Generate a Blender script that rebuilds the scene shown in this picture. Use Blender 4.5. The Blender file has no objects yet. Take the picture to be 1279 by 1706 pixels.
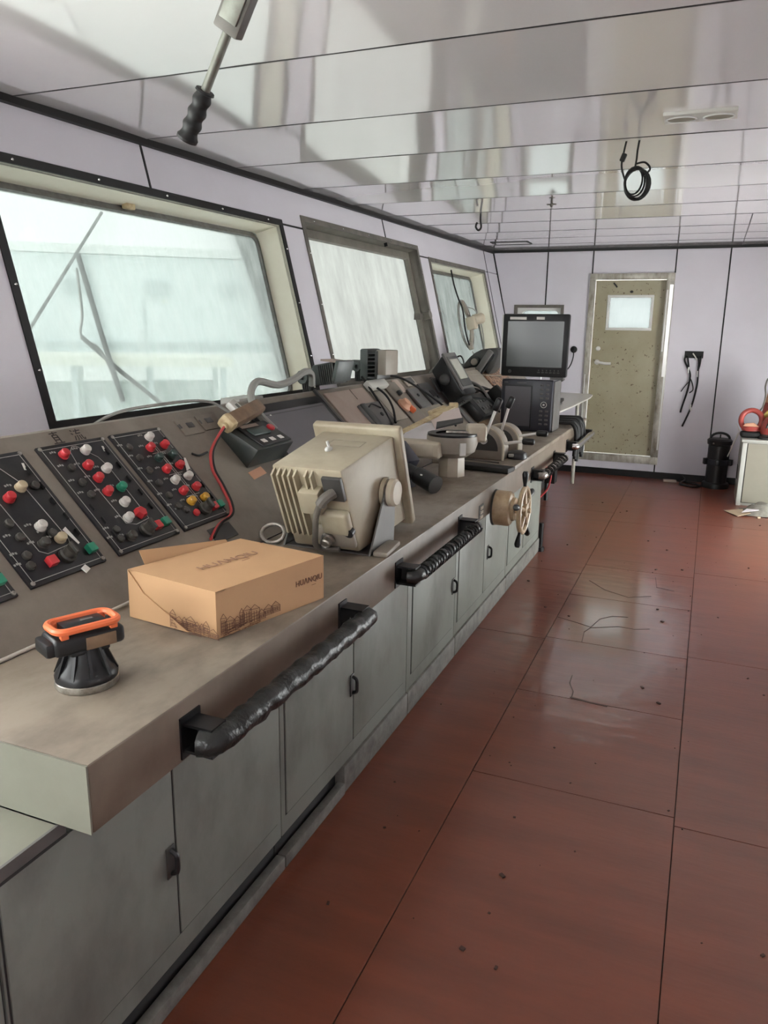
import bpy, bmesh, math, random
from mathutils import Vector, Matrix, noise
random.seed(7)
V = Vector
SC = bpy.context.scene
COL = SC.collection

# ---------------------------------------------------------------- camera, sky, exposure
cam_d = bpy.data.cameras.new('camera'); cam = bpy.data.objects.new('camera', cam_d); COL.objects.link(cam)
cam_d.sensor_fit = 'VERTICAL'; cam_d.sensor_height = 36.0; cam_d.lens = 27.065
cam_d.clip_start = 0.05; cam_d.clip_end = 2000
RIGHT = V((0.9229, 0.3849, 0.0136)); DOWN = V((0.1019, -0.2102, -0.9724)); FWD = V((-0.3714, 0.8987, -0.2332))
cam.matrix_world = Matrix(((RIGHT.x, -DOWN.x, -FWD.x, 0), (RIGHT.y, -DOWN.y, -FWD.y, 0), (RIGHT.z, -DOWN.z, -FWD.z, 1.5), (0, 0, 0, 1)))
SC.camera = cam
world = bpy.data.worlds.new('overcast'); SC.world = world; world.use_nodes = True
bg = world.node_tree.nodes['Background']; bg.inputs[0].default_value = (0.93, 0.97, 0.955, 1); bg.inputs[1].default_value = 9.5
SC.view_settings.view_transform = 'Standard'; SC.view_settings.look = 'None'
SC.view_settings.gamma = 1.0; SC.view_settings.use_curve_mapping = False
SC.view_settings.exposure = 1.08
SC.cycles.max_bounces = 10; SC.cycles.diffuse_bounces = 6; SC.cycles.transparent_max_bounces = 16

# ---------------------------------------------------------------- helpers
WM = {}
def R3(ex, ey, ez): return Matrix(((ex[0], ey[0], ez[0]), (ex[1], ey[1], ez[1]), (ex[2], ey[2], ez[2])))
def rot(ax, deg): return Matrix.Rotation(math.radians(deg), 3, ax)
I3 = Matrix.Identity(3)

class MB:
    def __init__(s): s.bm = bmesh.new()
    def _f(s, vs):
        try: return s.bm.faces.new(vs)
        except ValueError: return None
    def hexa(s, p, bev=0.0, seg=2):
        """8 points: 4 of one end in order, then the 4 opposite ones"""
        v = [s.bm.verts.new(V(q)) for q in p]
        fs = [s._f([v[i] for i in q]) for q in ((3, 2, 1, 0), (4, 5, 6, 7), (0, 1, 5, 4), (1, 2, 6, 5), (2, 3, 7, 6), (3, 0, 4, 7))]
        bmesh.ops.recalc_face_normals(s.bm, faces=[f for f in fs if f])
        if bev > 0:
            es = list({e for f in fs if f for e in f.edges})
            bmesh.ops.bevel(s.bm, geom=es, offset=bev, segments=seg, affect='EDGES', profile=0.5)
        return s
    def box(s, c, d, R=I3, bev=0.0, seg=2):
        c = V(c); h = [x / 2 for x in d]
        q = [(-1, -1), (1, -1), (1, 1), (-1, 1)]
        return s.hexa([c + R @ V((a * h[0], b * h[1], z * h[2])) for z in (-1, 1) for a, b in q], bev, seg)
    def aabb(s, a, b, bev=0.0):
        return s.box([(x + y) / 2 for x, y in zip(a, b)], [abs(y - x) for x, y in zip(a, b)], I3, bev)
    def prism(s, pts, vec, bev=0.0, seg=2):
        vec = V(vec)
        a = [s.bm.verts.new(V(p)) for p in pts]; b = [s.bm.verts.new(V(p) + vec) for p in pts]
        n = len(a)
        fs = [s._f(a[::-1]), s._f(b)] + [s._f([a[i], a[(i + 1) % n], b[(i + 1) % n], b[i]]) for i in range(n)]
        fs = [f for f in fs if f]
        bmesh.ops.recalc_face_normals(s.bm, faces=fs)
        if bev > 0:
            bmesh.ops.bevel(s.bm, geom=list({e for f in fs for e in f.edges}), offset=bev, segments=seg, affect='EDGES', profile=0.5)
        return s
    def lathe(s, prof, o, ax, seg=24):
        """prof: (radius, distance along the axis)"""
        ax = V(ax).normalized(); o = V(o)
        u = ax.orthogonal().normalized(); w = ax.cross(u)
        rings = []
        for r, t in prof:
            if r < 1e-6: rings.append([s.bm.verts.new(o + ax * t)])
            else: rings.append([s.bm.verts.new(o + ax * t + u * (r * math.cos(2 * math.pi * i / seg)) + w * (r * math.sin(2 * math.pi * i / seg))) for i in range(seg)])
        fs = []
        for A, B in zip(rings, rings[1:]):
            for i in range(seg):
                j = (i + 1) % seg
                if len(A) == 1 and len(B) == 1: continue
                q = [A[0], B[j], B[i]] if len(A) == 1 else [A[i], A[j], B[0]] if len(B) == 1 else [A[i], A[j], B[j], B[i]]
                fs.append(s._f(q))
        if len(rings[0]) > 1: fs.append(s._f(rings[0][::-1]))
        if len(rings[-1]) > 1: fs.append(s._f(rings[-1]))
        bmesh.ops.recalc_face_normals(s.bm, faces=[f for f in fs if f])
        return s
    def cyl(s, a, b, r, seg=20, bev=0.0):
        a, b = V(a), V(b); L = (b - a).length
        p = [(0, 0), (r, 0), (r, L), (0, L)] if bev <= 0 else [(0, 0), (r - bev, 0), (r, bev), (r, L - bev), (r - bev, L), (0, L)]
        return s.lathe(p, a, b - a, seg)
    def tube(s, pts, r, seg=8, closed=False, wob=0.0):
        pts = [V(p) for p in pts]; n = len(pts)
        rr = r if isinstance(r, (list, tuple)) else [r] * n
        T = []
        for i in range(n):
            a = pts[(i - 1) % n] if (i > 0 or closed) else pts[0]
            b = pts[(i + 1) % n] if (i < n - 1 or closed) else pts[-1]
            T.append((b - a).normalized())
        u = T[0].orthogonal().normalized(); rings = []
        for i in range(n):
            u = (u - T[i] * u.dot(T[i])).normalized(); w = T[i].cross(u)
            ring = []
            for k in range(seg):
                a = 2 * math.pi * k / seg
                q = rr[i] * (1 + (wob * noise.noise(pts[i] * 60 + V((k, k * 2, 0))) if wob else 0))
                ring.append(s.bm.verts.new(pts[i] + u * (q * math.cos(a)) + w * (q * math.sin(a))))
            rings.append(ring)
        fs = []
        for i in range(n if closed else n - 1):
            A, B = rings[i], rings[(i + 1) % n]
            for k in range(seg):
                fs.append(s._f([A[k], A[(k + 1) % seg], B[(k + 1) % seg], B[k]]))
        if not closed: fs += [s._f(rings[0][::-1]), s._f(rings[-1])]
        bmesh.ops.recalc_face_normals(s.bm, faces=[f for f in fs if f])
        return s
    def ball(s, c, r, sc=(1, 1, 1), R=I3, seg=14):
        g = bmesh.ops.create_uvsphere(s.bm, u_segments=seg, v_segments=max(6, seg * 2 // 3), radius=r)
        for v in g['verts']: v.co = V(c) + R @ V((v.co.x * sc[0], v.co.y * sc[1], v.co.z * sc[2]))
        return s
    def strip(s, pts, w, nrm, th=0.0006):
        """flat printed line of width w along pts on a surface with normal nrm"""
        nrm = V(nrm).normalized(); pts = [V(p) for p in pts]
        for a, b in zip(pts, pts[1:]):
            d = (b - a)
            if d.length < 1e-6: continue
            t = d.normalized().cross(nrm) * (w / 2); u = nrm * th
            s.hexa([a - t, a + t, b + t, b - t, a - t + u, a + t + u, b + t + u, b - t + u])
        return s
    def grid(s, f, nu, nv, thick=None):
        g = [[s.bm.verts.new(V(f(i / nu, j / nv))) for j in range(nv + 1)] for i in range(nu + 1)]
        for i in range(nu):
            for j in range(nv): s._f([g[i][j], g[i + 1][j], g[i + 1][j + 1], g[i][j + 1]])
        if thick:
            t = V(thick)
            h = [[s.bm.verts.new(v.co + t) for v in row] for row in g]
            for i in range(nu):
                for j in range(nv): s._f([h[i][j], h[i][j + 1], h[i + 1][j + 1], h[i + 1][j]])
            for i in range(nu):
                s._f([g[i][0], h[i][0], h[i + 1][0], g[i + 1][0]]); s._f([g[i][nv], g[i + 1][nv], h[i + 1][nv], h[i][nv]])
            for j in range(nv):
                s._f([g[0][j], g[0][j + 1], h[0][j + 1], h[0][j]]); s._f([g[nu][j], h[nu][j], h[nu][j + 1], g[nu][j + 1]])
            bmesh.ops.recalc_face_normals(s.bm, faces=s.bm.faces[:])
        return s
    def build(s, name, mat, parent=None, local=False, ang=35, label=None, flat=False):
        me = bpy.data.meshes.new(name)
        M = WM[parent.name] if parent is not None else Matrix.Identity(4)
        if not local and parent is not None: s.bm.transform(M.inverted())
        s.bm.to_mesh(me); s.bm.free()
        if not flat:
            me.polygons.foreach_set('use_smooth', [True] * len(me.polygons)); me.set_sharp_from_angle(angle=math.radians(ang))
        if mat: me.materials.append(MT[mat])
        o = bpy.data.objects.new(name, me); COL.objects.link(o)
        if parent is not None: o.parent = parent
        WM[o.name] = M.copy()
        if label: o['label'] = label
        return o
def thing(name, label, cat, loc=(0, 0, 0), R=I3, group=None):
    o = bpy.data.objects.new(name, None); COL.objects.link(o)
    M = Matrix.Translation(V(loc)) @ R.to_4x4(); o.matrix_world = M; WM[o.name] = M
    o.empty_display_size = 0.05; o['label'] = label; o['category'] = cat
    if group: o['group'] = group
    return o
def tag(o, label, cat, group=None, kind=None):
    o['label'] = label; o['category'] = cat
    if group: o['group'] = group
    if kind: o['kind'] = kind
    return o
def struct(o, label=None):
    o['kind'] = 'structure'
    if label: o['label'] = label
    return o
def sroot(name, label=None):
    o = bpy.data.objects.new(name, None); COL.objects.link(o); WM[o.name] = Matrix.Identity(4); o.empty_display_size = 0.05
    return struct(o, label)
def text(name, body, size, loc, R, mat, parent, ext=0.0004, sx=1.0, align='CENTER'):
    cu = bpy.data.curves.new(name, 'FONT'); cu.body = body; cu.size = size; cu.extrude = ext; cu.align_x = align; cu.align_y = 'CENTER'
    cu.resolution_u = 3; cu.materials.append(MT[mat])
    tmp = bpy.data.objects.new(name, cu); me = bpy.data.meshes.new_from_object(tmp); bpy.data.objects.remove(tmp)
    o = bpy.data.objects.new(name, me); COL.objects.link(o); o.parent = parent; o['kind'] = 'stuff'
    M = Matrix.Translation(V(loc)) @ R.to_4x4() @ Matrix.Diagonal((sx, 1, 1, 1))
    o.matrix_local = WM[parent.name].inverted() @ M
    WM[o.name] = M
    return o
def copy_thing(o, dloc=(0, 0, 0)):
    c = o.copy(); COL.objects.link(c); c.location = o.location + V(dloc); WM[c.name] = Matrix.Translation(V(dloc)) @ WM[o.name]
    def kids(a, b):
        for ch in list(a.children):
            d = ch.copy(); COL.objects.link(d); d.parent = b; WM[d.name] = Matrix.Translation(V(dloc)) @ WM[ch.name]; kids(ch, d)
    kids(o, c); return c
def bez(pts, n=6, closed=False):
    """Catmull-Rom through the points"""
    P = [V(p) for p in pts]; out = []; m = len(P)
    for i in range(m if closed else m - 1):
        p0 = P[(i - 1) % m] if (i > 0 or closed) else P[0]; p1 = P[i]; p2 = P[(i + 1) % m]
        p3 = P[(i + 2) % m] if (i + 2 < m or closed) else P[-1]
        for k in range(n):
            t = k / n
            out.append(0.5 * ((2 * p1) + (p2 - p0) * t + (2 * p0 - 5 * p1 + 4 * p2 - p3) * t * t + (3 * p1 - p0 - 3 * p2 + p3) * t ** 3))
    if not closed: out.append(P[-1])
    return out

# ---------------------------------------------------------------- materials
MT = {}
def mat(name, col, rough=0.5, metal=0.0, col2=None, scale=6.0, amt=0.5, bump=0.0, bscale=40.0, coat=0.0, spec=0.5, stretch=(1, 1, 1), detail=6.0, rvar=0.0, lo=0.35, hi=0.7, speck=None, emis=None):
    m = bpy.data.materials.new(name); m.use_nodes = True; nt = m.node_tree; N = nt.nodes; L = nt.links
    b = N['Principled BSDF']
    b.inputs['Base Color'].default_value = (*col, 1); b.inputs['Roughness'].default_value = rough; b.inputs['Metallic'].default_value = metal
    b.inputs['Specular IOR Level'].default_value = spec
    if coat: b.inputs['Coat Weight'].default_value = coat; b.inputs['Coat Roughness'].default_value = 0.06
    if emis: b.inputs['Emission Color'].default_value = (*emis[0], 1); b.inputs['Emission Strength'].default_value = emis[1]
    if col2 or bump or rvar or speck:
        tc = N.new('ShaderNodeTexCoord'); mp = N.new('ShaderNodeMapping'); mp.inputs['Scale'].default_value = stretch
        geo = N.new('ShaderNodeNewGeometry'); L.new(geo.outputs['Position'], mp.inputs['Vector'])
    if col2 or rvar:
        nz = N.new('ShaderNodeTexNoise'); nz.inputs['Scale'].default_value = scale; nz.inputs['Detail'].default_value = detail; nz.inputs['Roughness'].default_value = 0.62
        L.new(mp.outputs[0], nz.inputs['Vector'])
        mr = N.new('ShaderNodeMapRange'); mr.inputs[1].default_value = lo; mr.inputs[2].default_value = hi; mr.inputs[3].default_value = 0; mr.inputs[4].default_value = amt
        L.new(nz.outputs['Fac'], mr.inputs[0])
        if col2:
            mx = N.new('ShaderNodeMix'); mx.data_type = 'RGBA'; mx.inputs[6].default_value = (*col, 1); mx.inputs[7].default_value = (*col2, 1)
            L.new(mr.outputs[0], mx.inputs[0]); L.new(mx.outputs[2], b.inputs['Base Color']); last = mx.outputs[2]
        if rvar:
            m2 = N.new('ShaderNodeMapRange'); m2.inputs[1].default_value = 0.3; m2.inputs[2].default_value = 0.7
            m2.inputs[3].default_value = max(0.02, rough - rvar); m2.inputs[4].default_value = min(1, rough + rvar)
            L.new(nz.outputs['Fac'], m2.inputs[0]); L.new(m2.outputs[0], b.inputs['Roughness'])
    if speck:
        sc_, th_, c_ = speck
        vz = N.new('ShaderNodeTexNoise'); vz.inputs['Scale'].default_value = sc_; vz.inputs['Detail'].default_value = 3
        L.new(mp.outputs[0], vz.inputs['Vector'])
        r2 = N.new('ShaderNodeMapRange'); r2.inputs[1].default_value = th_; r2.inputs[2].default_value = th_ + 0.04
        L.new(vz.outputs['Fac'], r2.inputs[0])
        m3 = N.new('ShaderNodeMix'); m3.data_type = 'RGBA'; m3.inputs[7].default_value = (*c_, 1)
        if col2: L.new(last, m3.inputs[6])
        else: m3.inputs[6].default_value = (*col, 1)
        L.new(r2.outputs[0], m3.inputs[0]); L.new(m3.outputs[2], b.inputs['Base Color'])
    if bump:
        n2 = N.new('ShaderNodeTexNoise'); n2.inputs['Scale'].default_value = bscale; n2.inputs['Detail'].default_value = 4
        L.new(mp.outputs[0], n2.inputs['Vector'])
        bp = N.new('ShaderNodeBump'); bp.inputs['Strength'].default_value = bump; bp.inputs['Distance'].default_value = 0.004
        L.new(n2.outputs['Fac'], bp.inputs['Height']); L.new(bp.outputs[0], b.inputs['Normal'])
    MT[name] = m; return m

mat('wall_laminate', (0.60, 0.575, 0.62), 0.35, col2=(0.52, 0.49, 0.53), scale=1.6, amt=0.5, spec=0.4)
mat('ceiling_lacquer', (0.80, 0.775, 0.77), 0.10, col2=(0.76, 0.73, 0.71), scale=1.5, amt=0.5, spec=0.8, coat=1.0)
MT['ceiling_lacquer'].node_tree.nodes['Principled BSDF'].inputs['Coat IOR'].default_value = 1.9
mat('black_trim', (0.010, 0.0095, 0.010), 0.45, spec=0.25)
mat('dark_gap', (0.02, 0.02, 0.02), 0.9)
mat('curtain', (0.06, 0.055, 0.05), 0.9)
mat('cream_paint', (0.76, 0.73, 0.61), 0.45, col2=(0.66, 0.61, 0.47), scale=5, amt=0.5)
mat('grey_gasket', (0.16, 0.16, 0.15), 0.5, col2=(0.07, 0.06, 0.05), scale=30, amt=0.7)
mat('sash_steel', (0.20, 0.185, 0.155), 0.5, col2=(0.09, 0.08, 0.065), scale=4, amt=0.7)
mat('lever_paint', (0.17, 0.18, 0.15), 0.4, col2=(0.10, 0.09, 0.075), scale=30, amt=0.7, metal=0.3)
mat('bright_metal', (0.72, 0.71, 0.68), 0.3, metal=0.35)
mat('old_steel', (0.085, 0.078, 0.068), 0.5, col2=(0.19, 0.17, 0.14), scale=9, amt=0.6, spec=0.4)
mat('console_top', (0.245, 0.205, 0.160), 0.42, col2=(0.095, 0.072, 0.052), scale=5.5, amt=0.9, bump=0.10, bscale=60, rvar=0.12, spec=0.5, stretch=(1, 0.6, 1), lo=0.4, hi=0.72)
mat('console_slope', (0.215, 0.188, 0.155), 0.5, col2=(0.115, 0.088, 0.066), scale=4.0, amt=0.8, lo=0.4, hi=0.72, bump=0.06, bscale=90, spec=0.4)
mat('console_end', (0.205, 0.205, 0.165), 0.5, col2=(0.15, 0.147, 0.112), scale=5, amt=0.6, spec=0.4)
mat('fascia_paint', (0.195, 0.155, 0.118), 0.5, col2=(0.095, 0.068, 0.048), scale=4, amt=0.7, spec=0.4)
mat('cabinet_paint', (0.200, 0.212, 0.186), 0.45, col2=(0.085, 0.084, 0.072), scale=4.2, amt=0.85, lo=0.46, hi=0.78, bump=0.05, bscale=50, spec=0.4, stretch=(1, 1, 0.6))
mat('plinth_dirt', (0.16, 0.155, 0.135), 0.7, col2=(0.05, 0.045, 0.04), scale=14, amt=0.8, bump=0.3, bscale=40)
mat('floor_red', (0.172, 0.048, 0.027), 0.28, col2=(0.108, 0.032, 0.019), scale=3.0, amt=0.8, bump=0.10, bscale=24, spec=0.6, stretch=(0.6, 3.0, 1), speck=(14, 0.80, (0.05, 0.028, 0.02)))
def polish_glare(m):
    """polished patch of the walkway, soft edged; its coat is boosted to paint the window glare"""
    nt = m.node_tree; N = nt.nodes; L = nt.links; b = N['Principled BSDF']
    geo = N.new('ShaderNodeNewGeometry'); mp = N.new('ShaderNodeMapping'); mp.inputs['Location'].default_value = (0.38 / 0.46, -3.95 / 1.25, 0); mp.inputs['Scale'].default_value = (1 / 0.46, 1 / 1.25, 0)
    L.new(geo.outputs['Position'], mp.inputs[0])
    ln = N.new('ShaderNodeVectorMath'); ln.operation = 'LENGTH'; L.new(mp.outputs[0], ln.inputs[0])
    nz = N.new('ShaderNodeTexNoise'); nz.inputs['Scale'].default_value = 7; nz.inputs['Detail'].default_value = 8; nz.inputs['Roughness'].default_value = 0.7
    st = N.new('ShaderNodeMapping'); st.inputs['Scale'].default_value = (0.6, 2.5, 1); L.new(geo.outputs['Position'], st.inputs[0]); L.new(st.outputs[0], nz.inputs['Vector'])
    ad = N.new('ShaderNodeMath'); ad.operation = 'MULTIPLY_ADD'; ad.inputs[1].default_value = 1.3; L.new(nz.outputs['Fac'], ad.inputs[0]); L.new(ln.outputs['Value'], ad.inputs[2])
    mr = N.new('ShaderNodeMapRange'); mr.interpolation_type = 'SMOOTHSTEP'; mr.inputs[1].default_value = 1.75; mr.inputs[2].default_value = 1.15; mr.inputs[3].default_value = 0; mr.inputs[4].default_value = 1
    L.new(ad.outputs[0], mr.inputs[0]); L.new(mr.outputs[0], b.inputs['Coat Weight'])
    b.inputs['Coat IOR'].default_value = 2.6; b.inputs['Coat Roughness'].default_value = 0.11  # strong coat reflection stands in for a brighter sky in the glare
polish_glare(MT['floor_red'])
mat('floor_seam', (0.055, 0.026, 0.020), 0.8)
mat('black_plastic', (0.008, 0.008, 0.0095), 0.38, col2=(0.028, 0.027, 0.025), scale=12, amt=0.4, spec=0.35)
mat('panel_black', (0.0095, 0.0095, 0.014), 0.40, col2=(0.034, 0.032, 0.026), scale=9, amt=0.7, spec=0.35)
mat('black_rubber', (0.007, 0.007, 0.007), 0.6, spec=0.35)
mat('tape_black', (0.008, 0.0085, 0.0085), 0.34, bump=0.5, bscale=90, col2=(0.030, 0.033, 0.030), scale=25, amt=0.45, spec=0.4)
mat('navy_plastic', (0.016, 0.016, 0.026), 0.42, col2=(0.034, 0.034, 0.040), scale=8, amt=0.4)
mat('grey_plastic', (0.105, 0.100, 0.095), 0.45, col2=(0.06, 0.055, 0.05), scale=8, amt=0.5)
mat('dark_grey', (0.036, 0.036, 0.036), 0.45, col2=(0.066, 0.062, 0.054), scale=9, amt=0.5)
mat('flood_grey', (0.065, 0.080, 0.077), 0.45, col2=(0.12, 0.13, 0.12), scale=14, amt=0.5)
mat('green_dark', (0.014, 0.020, 0.018), 0.4, col2=(0.055, 0.055, 0.046), scale=14, amt=0.5)
mat('radar_grey', (0.405, 0.360, 0.262), 0.48, col2=(0.235, 0.180, 0.118), scale=4.5, amt=0.8, lo=0.4, hi=0.75, bump=0.04, bscale=120)
mat('beige_plastic', (0.50, 0.445, 0.345), 0.45, col2=(0.36, 0.30, 0.22), scale=8, amt=0.6)
mat('beige_dim', (0.30, 0.265, 0.22), 0.5, col2=(0.19, 0.16, 0.13), scale=8, amt=0.6)
mat('cardboard', (0.500, 0.305, 0.165), 0.75, col2=(0.45, 0.275, 0.150), scale=7, amt=0.6, spec=0.2)
mat('print_brown', (0.13, 0.055, 0.035), 0.8)
mat('print_top', (0.30, 0.165, 0.105), 0.8)
mat('paper', (0.72, 0.69, 0.71), 0.7)
mat('paper_pink', (0.60, 0.50, 0.47), 0.7)
mat('yellowed', (0.56, 0.46, 0.27), 0.55, col2=(0.24, 0.14, 0.07), scale=22, amt=0.8)
mat('brown_wood', (0.20, 0.125, 0.07), 0.5, col2=(0.10, 0.058, 0.035), scale=18, amt=0.8)
mat('pink_board', (0.37, 0.295, 0.25), 0.6, col2=(0.29, 0.215, 0.175), scale=7, amt=0.7)
mat('speckled_board', (0.27, 0.16, 0.10), 0.6, speck=(38, 0.50, (0.065, 0.032, 0.022)))
mat('orange', (0.72, 0.155, 0.055), 0.4)
mat('orange_dust', (0.56, 0.30, 0.19), 0.6)
mat('red_button', (0.50, 0.032, 0.040), 0.28)
mat('green_button', (0.018, 0.215, 0.125), 0.3)
mat('white_button', (0.62, 0.60, 0.56), 0.3, col2=(0.35, 0.32, 0.27), scale=60, amt=0.6)
mat('cream_button', (0.46, 0.38, 0.25), 0.3)
mat('dim_button', (0.045, 0.042, 0.036), 0.35)
mat('dim_green', (0.026, 0.050, 0.043), 0.35)
mat('yellow_button', (0.52, 0.285, 0.035), 0.3)
mat('panel_line', (0.40, 0.39, 0.36), 0.6)
mat('panel_text', (0.30, 0.30, 0.28), 0.6)
mat('white_sticker', (0.70, 0.68, 0.64), 0.6)
mat('ink', (0.03, 0.022, 0.02), 0.8)
mat('chrome', (0.62, 0.61, 0.60), 0.18, metal=1.0)
mat('worn_steel', (0.42, 0.40, 0.36), 0.34, metal=0.8, col2=(0.14, 0.12, 0.10), scale=40, amt=0.8)
mat('wheel_cream', (0.50, 0.385, 0.24), 0.42, col2=(0.25, 0.155, 0.08), scale=20, amt=0.7)
mat('door_khaki', (0.345, 0.315, 0.215), 0.45, col2=(0.26, 0.225, 0.135), scale=3.0, amt=0.7, speck=(40, 0.655, (0.13, 0.09, 0.05)), stretch=(1, 1, 0.85))
mat('alu_frame', (0.50, 0.48, 0.42), 0.38, metal=0.25, col2=(0.17, 0.145, 0.105), scale=16, amt=0.9, stretch=(1, 1, 0.35))
mat('white_frame', (0.62, 0.62, 0.59), 0.4)
mat('white_plastic', (0.50, 0.49, 0.45), 0.4)
mat('cabinet_white', (0.37, 0.37, 0.335), 0.4)
mat('cabinet_beige', (0.225, 0.208, 0.163), 0.5, col2=(0.185, 0.170, 0.132), scale=5, amt=0.5)
mat('table_white', (0.52, 0.50, 0.46), 0.35)
mat('screen_grey', (0.055, 0.064, 0.060), 0.16, spec=0.5)
mat('screen_dust', (0.085, 0.078, 0.088), 0.28, col2=(0.062, 0.058, 0.064), scale=5, amt=0.5)
mat('screen_lcd', (0.34, 0.34, 0.29), 0.2)
mat('cable_grey', (0.24, 0.235, 0.215), 0.5)
mat('cable_white', (0.56, 0.53, 0.47), 0.5)
mat('cable_red', (0.36, 0.035, 0.035), 0.45)
mat('hose_red', (0.36, 0.060, 0.048), 0.4, col2=(0.24, 0.035, 0.03), scale=14, amt=0.5)
mat('rope_yellow', (0.52, 0.38, 0.10), 0.7, bump=0.8, bscale=160)
mat('rag', (0.22, 0.205, 0.17), 0.8, bump=0.5, bscale=70, col2=(0.11, 0.10, 0.085), scale=24, amt=0.8)
mat('tan_board', (0.36, 0.27, 0.18), 0.8)
mat('quay', (0.82, 0.82, 0.78), 0.9, col2=(0.66, 0.68, 0.65), scale=0.05, amt=0.6)
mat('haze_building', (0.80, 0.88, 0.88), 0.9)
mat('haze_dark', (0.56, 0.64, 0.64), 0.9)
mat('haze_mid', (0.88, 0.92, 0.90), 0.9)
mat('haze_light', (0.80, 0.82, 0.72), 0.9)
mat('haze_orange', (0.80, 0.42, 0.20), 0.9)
def glass(name, tint, dirt, streak, cov=(0.25, 0.75)):
    m = bpy.data.materials.new(name); m.use_nodes = True; nt = m.node_tree; N = nt.nodes; L = nt.links
    N.remove(N['Principled BSDF']); out = N['Material Output']
    tr = N.new('ShaderNodeBsdfTransparent'); tr.inputs[0].default_value = (*tint, 1)
    gl = N.new('ShaderNodeBsdfGlossy'); gl.inputs['Roughness'].default_value = 0.03; gl.inputs[0].default_value = (0.9, 0.9, 0.9, 1)
    fr = N.new('ShaderNodeFresnel'); fr.inputs[0].default_value = 1.18
    m1 = N.new('ShaderNodeMixShader'); L.new(fr.outputs[0], m1.inputs[0]); L.new(tr.outputs[0], m1.inputs[1]); L.new(gl.outputs[0], m1.inputs[2])
    tl = N.new('ShaderNodeBsdfTranslucent'); tl.inputs[0].default_value = (*dirt, 1)
    geo = N.new('ShaderNodeNewGeometry'); mp = N.new('ShaderNodeMapping'); mp.inputs['Scale'].default_value = (1, 1, 0.18)
    L.new(geo.outputs['Position'], mp.inputs[0])
    nz = N.new('ShaderNodeTexNoise'); nz.inputs['Scale'].default_value = streak; nz.inputs['Detail'].default_value = 7; nz.inputs['Roughness'].default_value = 0.65
    L.new(mp.outputs[0], nz.inputs['Vector'])
    mr = N.new('ShaderNodeMapRange'); mr.inputs[1].default_value = 0.3; mr.inputs[2].default_value = 0.72; mr.inputs[3].default_value = cov[0]; mr.inputs[4].default_value = cov[1]
    L.new(nz.outputs['Fac'], mr.inputs[0])
    m2 = N.new('ShaderNodeMixShader'); L.new(mr.outputs[0], m2.inputs[0]); L.new(m1.outputs[0], m2.inputs[1]); L.new(tl.outputs[0], m2.inputs[2])
    L.new(m2.outputs[0], out.inputs['Surface']); MT[name] = m
glass('dirty_glass', (0.058, 0.0615, 0.060), (0.083, 0.089, 0.087), 11.0, (0.32, 0.58))
glass('milky_glass', (0.058, 0.058, 0.0565), (0.090, 0.090, 0.0875), 8.0, (0.62, 0.88))
glass('door_glass', (0.040, 0.043, 0.043), (0.066, 0.070, 0.070), 9.0, (0.45, 0.75))
glass('clear_glass', (0.97, 0.98, 0.975), (0.5, 0.5, 0.5), 5.0, (0.0, 0.0))

def pane_faces(o, n):
    """dirt sits on the inner face (the one facing n); the other faces are clear"""
    o.data.materials.append(MT['clear_glass'])
    for p in o.data.polygons: p.material_index = 0 if p.normal.dot(V(n)) > 0.9 else 1
    return o

# ---------------------------------------------------------------- room shell
CZ, YB, XR, YF = 2.31, 8.42, 1.55, -3.2
fl = MB().aabb((-3.4, YF - 0.1, -0.10), (XR + 0.1, YB + 0.1, -0.004)).build('floor', 'floor_seam'); struct(fl)
def floor_panel(x0, x1, y0, y1, m='floor_red', g=0.0018):
    MB().hexa([(x0 + g, y0 + g, -0.0045), (x1 - g, y0 + g, -0.0045), (x1 - g, y1 - g, -0.0045), (x0 + g, y1 - g, -0.0045),
               (x0 + g, y0 + g, 0), (x1 - g, y0 + g, 0), (x1 - g, y1 - g, 0), (x0 + g, y1 - g, 0)]).build('floor_panel', m, fl)
for x0, x1, ys in ((-3.3, -0.621, (-3.2, -1.0, 1.0, 3.63, 4.78, 6.6, 8.42)),
                   (-0.621, 0.042, (-3.2, -1.6, -0.3, 1.0, 2.345, 3.03, 3.66, 4.36, 4.99, 6.3, 7.4, 8.42)),
                   (0.042, 1.55, (-3.2, -0.7, 0.75, 2.3, 3.69, 5.10, 6.5, 8.42))):
    for y0, y1 in zip(ys, ys[1:]):
        floor_panel(x0, x1, y0, y1)
for k, pts in enumerate(([(-0.617, 3.956), (-0.52, 3.92), (-0.433, 3.881), (-0.405, 4.02), (-0.35, 4.09), (-0.27, 4.11)], [(-0.433, 3.872), (-0.302, 3.95), (-0.22, 3.945), (-0.15, 3.983)],
              [(-0.433, 3.875), (-0.455, 3.80), (-0.446, 3.664)], [(-0.427, 3.26), (-0.425, 3.18), (-0.396, 3.10), (-0.395, 3.035)], [(-0.40, 3.045), (-0.33, 3.03), (-0.246, 3.024)],
              [(-0.55, 4.66), (-0.44, 4.52), (-0.30, 4.44), (-0.18, 4.52)], [(-0.18, 4.90), (-0.16, 4.70), (-0.06, 4.67)])):
    MB().strip([(x, y, 0.0002) for x, y in pts], 0.0035 if k != 4 else 0.012, (0, 0, 1), 0.0012).build('floor_crack', 'floor_seam', fl)
def grit():
    b = MB()
    for k in range(130):
        x, y = random.uniform(-0.93, 1.0), random.uniform(1.0, 7.3); r = random.choice((0.003, 0.004, 0.006, 0.010))
        b.box((x, y, r * 0.25), (r, r * random.uniform(0.6, 1.8), r * 0.5), rot('Z', random.uniform(0, 180)))
    o = b.build('floor_grit', 'floor_seam', None); tag(o, 'dark crumbs of dirt scattered over the red floor', 'dirt', kind='stuff')
grit()
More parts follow.
